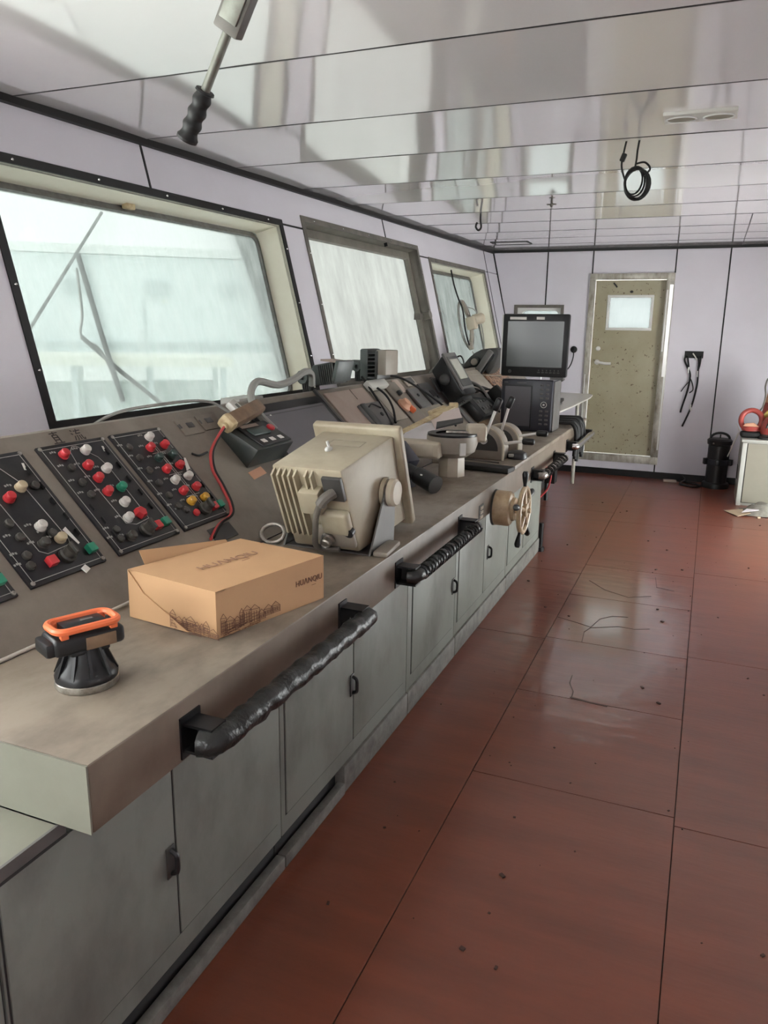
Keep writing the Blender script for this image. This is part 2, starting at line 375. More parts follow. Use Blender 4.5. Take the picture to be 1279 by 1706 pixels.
cl = MB().aabb((-2.9, YF - 0.1, CZ + 0.03), (XR + 0.1, YB + 0.1, CZ + 0.13)).build('ceiling', 'dark_gap'); struct(cl)
SEAMS = [-3.2, -2.55, -1.9, -1.2, -0.5, 0.2, 0.93, 1.64, 2.345, 3.055, 3.74, 4.42, 5.08, 5.67, 6.26, 6.86, 7.38, 7.89, 8.42]
for k, (y0, y1) in enumerate(zip(SEAMS, SEAMS[1:])):
    g = 0.0035; sag = (0.0036 + 0.0012 * math.sin(k * 2.4)) * (1.0 if y0 < 5 else 0.45); ph = k * 3.7
    def f(u, v, y0=y0, y1=y1, sag=sag, ph=ph):
        x = -2.75 + (XR + 2.75) * u; y = y0 + g + (y1 - y0 - 2 * g) * v
        return (x, y, CZ + sag * (1 - (2 * v - 1) ** 2) + (0.0016 if y0 < 5 else 0.0007) * noise.noise(V((x * 2.6, y * 0.8 + ph, ph))) + 0.0004 * noise.noise(V((x * 7, y * 0.8, ph))))
    MB().grid(f, 120, 12, (0, 0, 0.02)).build('ceiling_panel', 'ceiling_lacquer', cl, ang=60)
    MB().aabb((-2.75, y0 - 0.0042, CZ - 0.0012), (XR, y0 + 0.0042, CZ + 0.006)).build('joint_strip', 'black_trim', cl)
MB().aabb((0.165, 6.26, CZ - 0.0015), (0.171, YB, CZ + 0.004)).build('ceiling_seam', 'black_trim', cl)

# leaning window wall
WN = V((1, -0.036, 0.25)).normalized()
def wl(y, z, h=0.0): return V((-2.48 + 0.036 * (y - 2.5) + 0.25 * (2.31 - z), y, z)) + WN * h
wall_l = sroot('wall_left')
def wbox(y0, y1, z0, z1, h0, h1, b=None, bev=0.0):
    b = b or MB()
    return b.hexa([wl(y0, z0, h0), wl(y1, z0, h0), wl(y1, z1, h0), wl(y0, z1, h0), wl(y0, z0, h1), wl(y1, z0, h1), wl(y1, z1, h1), wl(y0, z1, h1)], bev)
ZS = 1.13
WIN = [(2.12, 4.11, 2.09), (4.35, 6.20, 2.145), (6.41, 7.97, 2.075)]
wbox(YF, 8.6, 0.0, ZS, -0.12, 0.0).build('wall_panel', 'wall_laminate', wall_l)
g = 0.004
piers = [(1.55, 2.12), (4.11, 4.35), (6.20, 6.41), (7.97, 8.07), (8.07, 8.6)]
for y0, y1 in piers:
    wbox(y0, y1, ZS, 2.066, -0.20, 0.0).build('wall_panel', 'wall_laminate', wall_l)
head = [1.3, 3.02, 5.59, 8.07, 8.6]
for y0, y1 in zip(head, head[1:]):
    cuts = sorted({y0, y1} | {c for w in WIN for c in w[:2] if y0 < c < y1})
    b = MB()
    for a, c in zip(cuts, cuts[1:]):
        zb = 2.074
        for w in WIN:
            if a >= w[0] - 0.001 and c <= w[1] + 0.001: zb = w[2]
        wbox(a + (g if a == y0 else 0), c - (g if c == y1 else 0), zb, CZ + 0.02, -0.20, 0.0, b)
    b.build('wall_panel', 'wall_laminate', wall_l)
b = MB(); wbox(1.3, 8.6, 2.0, CZ + 0.02, -0.22, -0.006, b)
for yy in (3.02, 5.59): pass
for y0, y1 in zip(head, head[1:]):                                     # joint strips
    if y1 < 8.6: wbox(y1 - 0.006, y1 + 0.006, 2.09 if y1 < 8 else ZS, CZ, -0.02, 0.003).build('joint_strip', 'black_trim', wall_l)
for y0, y1 in ((1.55, 2.12), (4.11, 4.35), (6.20, 6.41)): wbox(y0, y1, 2.066, 2.076, -0.02, 0.003).build('joint_strip', 'black_trim', wall_l)
b.bm.free()
wbox(-1.0, 8.44, CZ - 0.032, CZ, -0.01, 0.018).build('trim_1', 'black_trim'); struct(bpy.data.objects['trim_1'])
# near part of the same wall, outside the frame: pier, header and its open windows
wbox(YF, 1.3, 2.074, CZ + 0.02, -0.20, 0.0).build('wall_panel', 'wall_laminate', wall_l)
for y0, y1 in ((1.3, 1.55), (-0.55, -0.15), (-2.5, -2.1), (YF, -3.0)): wbox(y0, y1, ZS, 2.074, -0.20, 0.0).build('wall_panel', 'wall_laminate', wall_l)
def window(n, y0, y1, zt, depth, fm, rm, gm, jm='black_trim'):
    w = sroot('window_%d' % n)
    b = MB(); t = 0.030
    for a in ((y0 - 0.004, y0 + t, ZS + 0.018, zt - t), (y1 - t, y1 + 0.004, ZS + 0.018, zt - t), (y0 - 0.004, y1 + 0.004, zt - t, zt + 0.004), (y0 - 0.004, y1 + 0.004, ZS - 0.02, ZS + 0.018)):
        wbox(*a, -0.02, 0.007, b)
    b.build('frame', jm, w)
    b = MB()
    for k in range(5):
        for zz in (zt - t / 2,):
            b.ball(wl(y0 + 0.15 + (y1 - y0 - 0.3) * k / 4, zz, 0.008), 0.006, seg=8)
    for k in range(3):
        b.ball(wl(y0 + t / 2, ZS + 0.2 + k * 0.3, 0.008), 0.006, seg=8); b.ball(wl(y1 - t / 2, ZS + 0.2 + k * 0.3, 0.008), 0.006, seg=8)
    b.build('frame_screws', 'chrome', w)['kind'] = 'stuff'
    b = MB(); a0, a1, zz = y0 + t, y1 - t, zt - t
    wbox(a0 - 0.02, a0, ZS, zz, -depth - 0.02, 0, b); wbox(a1, a1 + 0.02, ZS, zz, -depth - 0.02, 0, b)
    wbox(a0, a1, zz, zz + 0.02, -depth - 0.02, 0, b); wbox(a0, a1, ZS - 0.02, ZS + 0.012, -depth - 0.02, 0, b)
    b.build('reveal', rm, w)
    # rubber gasket: a rounded rectangle ring of square section
    def ring(m, r, seg=6):
        q = []
        for cy, cz, s in ((a1 - m - r, zz - m - r, 0), (a0 + m + r, zz - m - r, 1), (a0 + m + r, ZS + m + r, 2), (a1 - m - r, ZS + m + r, 3)):
            for k in range(seg + 1):
                t_ = math.pi / 2 * (s + k / seg); q.append((cy + r * math.cos(t_), cz + r * math.sin(t_)))
        return q
    gw = 0.028
    o_, i_ = ring(0.0, 0.035 + gw), ring(gw, 0.045); b = MB(); n_ = len(o_)
    A = [b.bm.verts.new(wl(*p, -depth + 0.006)) for p in o_]; B = [b.bm.verts.new(wl(*p, -depth + 0.014)) for p in i_]; C = [b.bm.verts.new(wl(*p, -depth - 0.015)) for p in i_]
    D = [b.bm.verts.new(wl(*p, -depth - 0.015)) for p in o_]
    for i in range(n_):
        j = (i + 1) % n_
        for P, Q in ((A, B), (B, C), (C, D), (D, A)): b._f([P[i], P[j], Q[j], Q[i]])
    bmesh.ops.recalc_face_normals(b.bm, faces=b.bm.faces[:])
    b.build('gasket', 'grey_gasket', w)
    b = MB()   # fillets of the opening's corners
    wbox(a0 - 0.01, a1 + 0.01, ZS - 0.01, zz + 0.01, -depth - 0.010, -depth - 0.004, b)
    pane_faces(b.build('pane', gm, w), WN)
    return w
w1 = window(1, *WIN[0], 0.16, 'black_trim', 'cream_paint', 'dirty_glass')
w2 = window(2, *WIN[1], 0.11, 'black_trim', 'sash_steel', 'milky_glass', 'old_steel')
w3 = window(3, *WIN[2], 0.15, 'black_trim', 'cream_paint', 'dirty_glass', 'old_steel')
# the middle window is an opening sash: inner steel frame and catch
b = MB(); y0, y1, zt = WIN[1]
for a in ((y0 + 0.032, y0 + 0.06, ZS + 0.055, zt - 0.085), (y1 - 0.075, y1 - 0.032, ZS + 0.055, zt - 0.085), (y0 + 0.032, y1 - 0.032, zt - 0.085, zt - 0.032), (y0 + 0.032, y1 - 0.032, ZS + 0.02, ZS + 0.055)): wbox(*a, -0.10, -0.07, b)
b.build('sash', 'sash_steel', w2)
b = MB().cyl(wl(6.12, 1.60, -0.03), wl(6.12, 1.60, 0.03), 0.035, 16).box(wl(6.06, 1.60, -0.05), (0.05, 0.09, 0.05)); b.build('catch', 'old_steel', w2)
b = MB().box(wl(3.0, 2.055, -0.13), (0.03, 0.06, 0.03), bev=0.004); b.build('sill_clip', 'yellowed', w1)
# windscreen wiper outside the big window
wp = thing('window_wiper', 'dark wiper blade and bent arm outside the large near window', 'wiper', wl(2.70, 1.5, -0.2))
bl = [wl(2.675, 1.83, -0.19), wl(2.69, 1.52, -0.19), wl(2.715, 1.21, -0.19)]
MB().tube(bl, 0.011, 6).build('blade', 'black_rubber', wp)
MB().tube(bez([wl(2.675, 1.78, -0.215), wl(2.66, 1.60, -0.235), wl(2.62, 1.50, -0.235), wl(2.70, 1.44, -0.225), wl(2.72, 1.28, -0.205)], 5), 0.006, 5).build('blade_holder', 'worn_steel', wp)
MB().tube([wl(2.62, 1.50, -0.235), wl(2.80, 1.36, -0.25), wl(3.02, 1.20, -0.26), wl(3.10, 1.13, -0.26)], 0.010, 6).build('arm', 'old_steel', wp)
b = MB().tube([wl(2.94, 2.05, -0.24), wl(2.33, 1.50, -0.24)], 0.007, 6).build('stay_rod', 'old_steel'); tag(b, 'thin slanting steel rod crossing behind the big dirty window', 'rod')

# far bulkhead with door and porthole
wall_b = sroot('wall_back')
DX0, DX1, DZ0, DZ1 = -1.225, -0.405, 0.145, 2.062
PX0, PX1, PZ0, PZ1 = -2.0, -1.473, 1.30, 1.754
def bpanel(rects):
    b = MB()
    for x0, x1, z0, z1 in rects: b.aabb((x0, YB, z0), (x1, YB + 0.12, z1))
    b.build('wall_panel', 'wall_laminate', wall_b)
h = 0.005
bpanel([(-3.0, -2.0, 0, CZ), (-2.0, -1.67 - h, PZ1, CZ), (-2.0, -1.67 - h, 0, PZ0)])
bpanel([(-1.67 + h, PX1, PZ1, CZ), (-1.67 + h, PX1, 0, PZ0), (PX1, DX0, 0, CZ), (DX0, -1.207 - h, DZ1, CZ)])
bpanel([(-1.207 + h, -0.41 - h, DZ1, CZ)])
bpanel([(DX0, -0.428 - h, 0, DZ0)])
bpanel([(DX1, 0.077 - h, 0, CZ), (-0.428 + h, DX1, 0, DZ0), (-0.41 + h, DX1, DZ1, CZ)])
bpanel([(0.077 + h, XR + 0.1, 0, CZ)])
for x, z0, z1 in ((-1.67, PZ1, CZ), (-1.207, DZ1, CZ), (-0.41, DZ1, CZ), (-0.428, 0, DZ0), (0.077, 0, CZ)):
    MB().aabb((x - 0.0065, YB - 0.004, z0), (x + 0.0065, YB + 0.05, z1)).build('joint_strip', 'black_trim', wall_b)
struct(MB().aabb((-3.0, YB - 0.014, CZ - 0.026), (XR, YB, CZ + 0.004)).build('trim_2', 'black_trim'))
struct(MB().aabb((-3.0, YB - 0.012, 0), (XR, YB, 0.068)).build('baseboard_back', 'black_trim'))
b = MB().hexa([(-2.262, YB - 0.012, CZ), (-2.252, YB, CZ), (-1.97, YB, 1.13), (-1.98, YB - 0.012, 1.13), (-2.275, YB - 0.012, CZ), (-2.275, YB, CZ), (-1.993, YB, 1.13), (-1.993, YB - 0.012, 1.13)])
struct(b.build('trim_3', 'black_trim'))
d1 = sroot('door_1')
b = MB()
for a, c in (((DX0, DZ0 + 0.075), (DX0 + 0.055, DZ1 - 0.06)), ((DX1 - 0.075, DZ0 + 0.075), (DX1, DZ1 - 0.06)), ((DX0, DZ1 - 0.06), (DX1, DZ1)), ((DX0, DZ0), (DX1, DZ0 + 0.075))):
    b.aabb((a[0], YB - 0.022, a[1]), (c[0], YB + 0.10, c[1]), 0.004)
b.build('frame', 'alu_frame', d1)
lx0, lx1, lz0, lz1 = DX0 + 0.058, DX1 - 0.078, DZ0 + 0.078, DZ1 - 0.063
gx0, gx1, gz0, gz1 = -1.03, -0.60, 1.515, 1.842
b = MB()
for x0, x1, z0, z1 in ((lx0, gx0, lz0, lz1), (gx1, lx1, lz0, lz1), (gx0, gx1, lz0, gz0), (gx0, gx1, gz1, lz1)): b.aabb((x0, YB + 0.045, z0), (x1, YB + 0.085, z1))
b.build('leaf', 'door_khaki', d1)
b = MB()
for x0, x1, z0, z1 in ((gx0 - 0.012, gx0 + 0.014, gz0 + 0.014, gz1 - 0.014), (gx1 - 0.014, gx1 + 0.012, gz0 + 0.014, gz1 - 0.014), (gx0 - 0.012, gx1 + 0.012, gz0 - 0.012, gz0 + 0.014), (gx0 - 0.012, gx1 + 0.012, gz1 - 0.014, gz1 + 0.012)): b.aabb((x0, YB + 0.036, z0), (x1, YB + 0.09, z1), 0.003)
b.build('window_frame', 'white_frame', d1)
pane_faces(MB().aabb((gx0, YB + 0.06, gz0), (gx1, YB + 0.066, gz1)).build('pane', 'door_glass', d1), (0, -1, 0))
MB().lathe([(0, 0), (0.024, 0), (0.024, 0.008), (0.016, 0.014), (0, 0.014)], (-1.10, YB + 0.045, 1.315), (0, -1, 0)).build('lock', 'bright_metal', d1)
MB().lathe([(0, 0), (0.026, 0), (0.026, 0.008), (0.012, 0.012), (0.011, 0.045), (0, 0.045)], (-1.10, YB + 0.045, 1.175), (0, -1, 0)).tube(bez([(-1.10, YB + 0.004, 1.175), (-1.06, YB + 0.0, 1.172), (-1.01, YB + 0.0, 1.165), (-0.955, YB + 0.006, 1.165)], 4), 0.014, 8).build('handle', 'bright_metal', d1)
b = MB().tube(bez([(-0.99, YB + 0.035, 1.97), (-0.975, YB + 0.03, 1.955), (-0.955, YB + 0.035, 1.93)], 4), 0.008, 6).ball((-0.81, YB + 0.035, 1.885), 0.014, (1.2, 0.8, 0.9)); b.build('hook_stub', 'dark_gap', d1)
for x0, z0, x1, z1 in ((-1.21, 0.55, -1.20, 1.05), (-0.425, 0.3, -0.41, 1.2), (-0.47, 1.3, -0.455, 1.9)):
    MB().aabb((x0, YB - 0.0245, z0), (x1, YB - 0.021, z1)).build('paint_strip', 'white_frame', d1)
MB().aabb((-0.445, YB - 0.026, 1.05), (-0.412, YB - 0.021, 1.95)).build('foil_tape', 'bright_metal', d1)
w4 = sroot('window_4')
b = MB()
for x0, x1, z0, z1 in ((PX0, PX0 + 0.03, PZ0 + 0.03, PZ1 - 0.03), (PX1 - 0.03, PX1, PZ0 + 0.03, PZ1 - 0.03), (PX0, PX1, PZ1 - 0.03, PZ1), (PX0, PX1, PZ0, PZ0 + 0.03)): b.aabb((x0, YB - 0.012, z0), (x1, YB + 0.06, z1))
b.build('frame', 'old_steel', w4)
def rr(x0, x1, z0, z1, r, y, seg=6):
    q = []
    for cx, cz, s in ((x1 - r, z1 - r, 0), (x0 + r, z1 - r, 1), (x0 + r, z0 + r, 2), (x1 - r, z0 + r, 3)):
        for k in range(seg + 1):
            t = math.pi / 2 * (s + k / seg); q.append((cx + r * math.cos(t), y, cz + r * math.sin(t)))
    return q
b = MB(); o_ = rr(PX0 + 0.03, PX1 - 0.03, PZ0 + 0.03, PZ1 - 0.03, 0.003, YB + 0.03); i_ = rr(PX0 + 0.075, PX1 - 0.055, PZ0 + 0.07, PZ1 - 0.06, 0.05, YB + 0.03); i2 = [(x, YB + 0.10, z) for x, y, z in i_]
A, B, C = [[b.bm.verts.new(p) for p in q] for q in (o_, i_, i2)]
for i in range(len(A)):
    j = (i + 1) % len(A); b._f([A[i], A[j], B[j], B[i]]); b._f([B[i], B[j], C[j], C[i]])
b.build('lining', 'white_frame', w4)
pane_faces(MB().aabb((PX0, YB + 0.07, PZ0), (PX1, YB + 0.075, PZ1)).build('pane', 'door_glass', w4), (0, -1, 0))
# unseen sides of the room: after and near bulkheads, openings added and sized to let daylight in
wr = sroot('wall_right'); wf = sroot('wall_front')
def wallrects(par, rects, ax, at, th):
    b = MB()
    for a0, a1, z0, z1 in rects:
        if ax == 'x': b.aabb((at, a0, z0), (at + th, a1, z1))
        else: b.aabb((a0, at - th, z0), (a1, at, z1))
    b.build('wall_panel', 'wall_laminate', par)
OPEN_R = [(4.9, 6.8, 0.02, 1.10)]
rects = [(4.2, 4.9, 0, CZ + 0.02), (6.8, YB, 0, CZ + 0.02)]
MB().aabb((XR, YF, 0), (XR + 0.12, 4.2, CZ + 0.02)).build('wall_panel', 'wall_laminate', wr)
for a0, a1, z0, z1 in OPEN_R: rects += [(a0, a1, 0, z0), (a0, a1, z1, CZ + 0.02)]
wallrects(wr, rects, 'x', XR, 0.12)
rects = [(-3.2, -2.2, 0, CZ + 0.02), (-0.6, XR, 0, CZ + 0.02), (-2.2, -0.6, 2.05, CZ + 0.02), (-2.2, -0.6, 0, 1.0)]
wallrects(wf, rects, 'y', YF, 0.12)

# ---------------------------------------------------------------- outside, seen through the dirty panes
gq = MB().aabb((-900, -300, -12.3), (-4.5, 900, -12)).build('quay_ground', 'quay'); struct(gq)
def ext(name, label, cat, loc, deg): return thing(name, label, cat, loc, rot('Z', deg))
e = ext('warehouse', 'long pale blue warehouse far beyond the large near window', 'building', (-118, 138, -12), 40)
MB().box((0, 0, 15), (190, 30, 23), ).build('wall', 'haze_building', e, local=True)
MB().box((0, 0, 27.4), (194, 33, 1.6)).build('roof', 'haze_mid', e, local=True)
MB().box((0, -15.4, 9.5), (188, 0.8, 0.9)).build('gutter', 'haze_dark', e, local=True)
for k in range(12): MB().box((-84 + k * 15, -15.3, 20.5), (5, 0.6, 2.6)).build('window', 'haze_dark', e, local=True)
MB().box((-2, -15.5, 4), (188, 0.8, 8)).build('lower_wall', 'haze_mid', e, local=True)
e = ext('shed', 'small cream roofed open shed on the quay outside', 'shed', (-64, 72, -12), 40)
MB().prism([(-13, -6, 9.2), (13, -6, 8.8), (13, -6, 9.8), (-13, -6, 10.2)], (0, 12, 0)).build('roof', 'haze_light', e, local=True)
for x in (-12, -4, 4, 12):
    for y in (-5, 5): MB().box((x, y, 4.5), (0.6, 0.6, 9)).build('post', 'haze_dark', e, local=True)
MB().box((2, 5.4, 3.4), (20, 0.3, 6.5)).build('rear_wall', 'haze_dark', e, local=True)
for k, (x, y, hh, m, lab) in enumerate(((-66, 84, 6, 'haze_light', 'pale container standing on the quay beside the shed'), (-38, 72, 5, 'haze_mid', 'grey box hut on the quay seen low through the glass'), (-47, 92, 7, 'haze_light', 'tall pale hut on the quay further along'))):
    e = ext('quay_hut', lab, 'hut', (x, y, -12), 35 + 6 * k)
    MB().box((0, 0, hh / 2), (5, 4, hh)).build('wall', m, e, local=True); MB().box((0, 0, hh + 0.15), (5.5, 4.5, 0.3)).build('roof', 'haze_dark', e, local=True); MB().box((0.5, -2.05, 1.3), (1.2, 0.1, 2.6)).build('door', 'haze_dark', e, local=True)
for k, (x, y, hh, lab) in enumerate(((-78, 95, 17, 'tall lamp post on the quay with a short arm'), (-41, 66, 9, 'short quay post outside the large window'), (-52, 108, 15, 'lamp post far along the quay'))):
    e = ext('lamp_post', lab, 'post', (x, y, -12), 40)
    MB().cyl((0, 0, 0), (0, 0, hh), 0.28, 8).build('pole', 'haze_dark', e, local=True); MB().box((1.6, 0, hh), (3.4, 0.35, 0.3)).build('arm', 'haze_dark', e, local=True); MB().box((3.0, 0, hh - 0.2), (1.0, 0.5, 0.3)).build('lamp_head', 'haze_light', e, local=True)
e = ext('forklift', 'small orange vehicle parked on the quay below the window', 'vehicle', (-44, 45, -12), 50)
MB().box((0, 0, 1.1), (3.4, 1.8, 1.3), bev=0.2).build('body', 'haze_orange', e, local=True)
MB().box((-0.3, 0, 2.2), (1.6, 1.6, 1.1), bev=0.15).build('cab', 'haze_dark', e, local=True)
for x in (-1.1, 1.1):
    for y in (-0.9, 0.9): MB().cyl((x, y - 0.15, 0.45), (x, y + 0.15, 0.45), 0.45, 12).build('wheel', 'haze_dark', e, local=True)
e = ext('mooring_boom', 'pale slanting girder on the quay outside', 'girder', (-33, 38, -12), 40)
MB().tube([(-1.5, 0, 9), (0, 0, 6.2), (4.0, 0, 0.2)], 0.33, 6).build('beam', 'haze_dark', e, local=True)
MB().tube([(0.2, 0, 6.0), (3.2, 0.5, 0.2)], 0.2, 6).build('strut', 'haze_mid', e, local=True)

# ---------------------------------------------------------------- console
CT, CF, CR = 0.775, -0.90, -1.365                 # worktop height, front edge, crease where the slope begins
S2 = math.sqrt(0.5)
SU, SN, SY = V((-S2, 0, S2)), V((S2, 0, S2)), V((0, 1, 0))
SR = R3(SY, SU, SN)
def S(y, s, h=0.0): return V((CR, y, CT)) + SU * s + SN * h
Y0, Y1, YS = 0.885, 6.5, 7.5
wt = thing('console_worktop', 'long flat brownish grey worktop of the bridge console above its cabinets', 'worktop', (-1.13, 3.5, CT))
con = thing('instrument_desk', 'long sloping grey instrument desk rising behind the worktop to the window sills', 'console', (-1.7, 3.5, CT))
MB().aabb((CR + 0.001, Y0, CT - 0.02), (CF, Y1, CT), 0.004).build('worktop', 'console_top', wt)
MB().aabb((CR + 0.002, 3.98, CT - 0.002), (CF + 0.004, Y1, CT + 0.022), 0.004).build('raised_top', 'console_top', wt)
MB().aabb((CF - 0.012, Y0, 0.643), (CF + 0.001, Y1, CT - 0.003), 0.003).aabb((-1.0, Y0, 0.6435), (CF - 0.013, Y1, 0.650)).build('fascia', 'fascia_paint', wt)
b = MB().prism([S(Y0, 0.0015, 0), S(Y0, 0.585, 0), S(Y0, 0.600, -0.012), S(Y0, 0.585, -0.03), S(Y0, 0.03, -0.03)], (0, YS - Y0, 0)); b.build('slope_panel', 'console_slope', con)
MB().hexa([(-2.15, Y0, 1.08), (-1.80, Y0, 1.08), (-1.80, YS, 1.08), (-1.93, YS, 1.08), (-2.15, Y0, 1.10), (-1.80, Y0, 1.10), (-1.80, YS, 1.10), (-1.93, YS, 1.10)]).aabb((-1.805, Y0, 1.08), (-1.79, YS, 1.17)).build('rear_shelf', 'console_slope', con)
MB().aabb((CR + 0.001, Y0 - 0.005, 0.643), (CF + 0.0005, Y0 - 0.001, CT - 0.001)).build('end_panel', 'console_end', wt)
prof = [(CR - 0.002, 0.650), (CR - 0.002, CT - 0.001), (CR - 0.41, 1.183), (-1.80, 1.183), (-1.80, 1.09), (-2.14, 1.09), (-2.06, 0.650)]
MB().prism([(x, Y0 - 0.005, z) for x, z in prof], (0, 0.004, 0)).build('end_panel', 'console_end', con)
MB().aabb((CR + 0.01, Y1 - 0.02, 0.643), (CF - 0.015, Y1 - 0.002, CT - 0.022)).build('end_panel', 'fascia_paint', wt)
MB().aabb((CR - 0.03, 5.2, 0), (CR - 0.01, YS, 0.76)).build('skirt_panel', 'dark_grey', con)
MB().aabb((-1.02, 5.50, 0.42), (-0.95, 5.60, 0.643)).build('cable_duct', 'black_plastic', wt)
MB().aabb((-1.30, 6.30, 0), (-1.24, 6.36, 0.643)).build('leg', 'old_steel', wt)
# grab rails along the front edge
def rail(y0, y1, z, r, m, lab, x=-0.828, wrap=False, bm_='black_plastic'):
    t = thing('grab_rail', lab, 'rail', (CF, (y0 + y1) / 2, z), group=None)
    for k, yy in enumerate((y0, y1)):
        b = MB(); s = 1 if k == 0 else -1
        # a channel bracket: web facing the ends, two flanges
        a, c = (yy, yy + 0.006 * s) if k == 0 else (yy, yy - 0.006)
        b.aabb((CF, min(yy, yy + 0.05 * s), z + 0.026), (x, max(yy, yy + 0.05 * s), z + 0.032)); b.aabb((CF, min(yy, yy + 0.05 * s), z - 0.032), (x, max(yy, yy + 0.05 * s), z - 0.026))
        b.aabb((CF, min(yy + 0.044 * s, yy + 0.05 * s), z - 0.03), (x, max(yy + 0.044 * s, yy + 0.05 * s), z + 0.03))
        b.aabb((CF, yy - 0.008, z - 0.045), (CF + 0.005, yy + 0.058 * s, z + 0.045))
        o = b.build('bracket', bm_, t)
        MB().ball((CF + 0.035, yy + 0.043 * s, z + 0.004), 0.008, seg=8).build('bolt', 'worn_steel', t)
    n = 60
    pts = [V((x, y0 + (y1 - y0) * k / n, z + (0.003 * math.sin(k * 0.9) if wrap else 0))) for k in range(n + 1)]
    pts = [V((x - 0.028, y0 - 0.000, z)), V((x - 0.008, y0 + 0.004, z))] + pts[1:-1] + [V((x - 0.008, y1 - 0.004, z)), V((x - 0.028, y1, z))]
    rr_ = [r * (1 + (0.035 * math.sin(k * 1.9) + 0.07 * noise.noise(V((k * 0.7, y0 * 9, 0))) if wrap else 0)) for k in range(len(pts))]
    MB().tube(pts, rr_, 14, wob=0.12 if wrap else 0).build('bar', m, t, ang=50)
    if wrap and r < 0.024:                                             # overlapping turns of tape
        b = MB()
        for k in range(int((y1 - y0) / 0.03) - 2):
            yy = y0 + 0.05 + k * 0.03
            pp = [V((x + (r + 0.002) * math.cos(a), yy + 0.025 * a / 6.28, z + (r + 0.002) * math.sin(a))) for a in [i * 6.28 / 12 for i in range(13)]]
            b.tube(pp, 0.0035, 5)
        b.build('tape_turns', 'tape_black', t)
    return t
rail(1.135, 1.905, 0.695, 0.0275, 'tape_black', 'black tape wrapped grab rail below the cardboard box', wrap=True)
rail(2.285, 3.04, 0.695, 0.0215, 'tape_black', 'grab rail bound in ridged tape before the steering wheel', wrap=True)
rail(4.42, 5.16, 0.672, 0.0215, 'worn_steel', 'chipped steel grab rail just past the steering wheel', wrap=True)
rail(5.60, 6.42, 0.685, 0.0235, 'chrome', 'smooth bright steel grab rail nearest the khaki door')

# cabinets under the desk
CX = -0.975
def cabinet(y0, y1, doors, lab, zt=0.638):
    t = thing('console_cabinet', lab, 'cabinet', ((CX - 0.5), (y0 + y1) / 2, 0), group='cabinets under the console')
    near = y0 < 2.0
    b = MB()
    b.aabb((CX - 0.55, y0, 0.098), (CX - 0.004, y1, zt), 0.002)
    b.build('body', 'cabinet_paint', t)
    ys = min(y1, 2.04)
    b = MB()
    if near: b.aabb((CX - 0.2, y0, 0), (CX - 0.03, ys, 0.098))
    b.aabb((CX - 0.5, y0, 0), (CX - 0.04, y1, 0.098)); b.build('toe_recess', 'dark_gap', t)
    if near and y0 < 2.04: MB().aabb((CX - 0.02, y0, 0), (CX + 0.008, ys, 0.040), 0.003).build('kerb', 'plinth_dirt', t)
    if y1 > 2.04: MB().aabb((CX - 0.06, max(y0, 2.04), 0), (CX + 0.006, y1, 0.098), 0.006).build('kerb', 'plinth_dirt', t)
    for a, c, ly in doors:
        d = MB().aabb((CX - 0.006, a + 0.0025, 0.158), (CX, c - 0.0025, zt), 0.0015).build('door', 'cabinet_paint', t)
        MB().aabb((CX - 0.0045, a - 0.0015, 0.153), (CX - 0.0035, c + 0.0015, zt)).build('door_gap', 'dark_gap', t)
        if ly: latch_ = MB().aabb((CX, ly - 0.014, 0.325), (CX + 0.004, ly + 0.014, 0.400), 0.0015).build('latch_plate', 'dark_grey', d); MB().tube(bez([(CX + 0.004, ly, 0.392), (CX + 0.018, ly, 0.384), (CX + 0.020, ly, 0.362), (CX + 0.018, ly, 0.342), (CX + 0.004, ly, 0.334)], 4), 0.006, 6).build('latch', 'black_plastic', d)
    return t
c0 = cabinet(0.15, 0.738, [(0.17, 0.736, None)], 'lower grey cabinet whose top shows before the console end', 0.610)
MB().aabb((CX - 0.9, 0.15, 0.612), (CX - 0.005, Y0 - 0.006, 0.6405)).build('top', 'console_end', c0)
MB().aabb((CX - 0.004, 0.15, 0.6175), (CX + 0.0015, Y0 + 0.01, 0.6415)).build('top_edge', 'grey_plastic', c0)
MB().strip([(CX + 0.0012, 0.15, 0.614), (CX + 0.0012, Y0 + 0.012, 0.614)], 0.006, (1, 0, 0)).build('edge_gap', 'dark_gap', c0)
def cab(*a): return cabinet(*a)
cab(0.742, 1.645, [(0.748, 1.190, 1.168), (1.192, 1.624, None)], 'grey two door cabinet under the first rail, latch on its near door', 0.610)
cab(1.650, 2.618, [(1.672, 2.117, 2.103), (2.120, 2.585, None)], 'grey two door cabinet under the cardboard box end and monitor')
cab(2.622, 3.236, [(2.668, 3.205, 3.188)], 'single door grey cabinet under the ridged tape rail')
cab(3.240, 4.216, [(3.278, 3.718, None), (3.722, 4.196, 3.79)], 'grey two door cabinet directly under the steering wheel')
cab(4.220, 5.170, [(4.25, 4.652, None), (4.66, 5.145, None)], 'last grey cabinet of the console, beside bare floor')

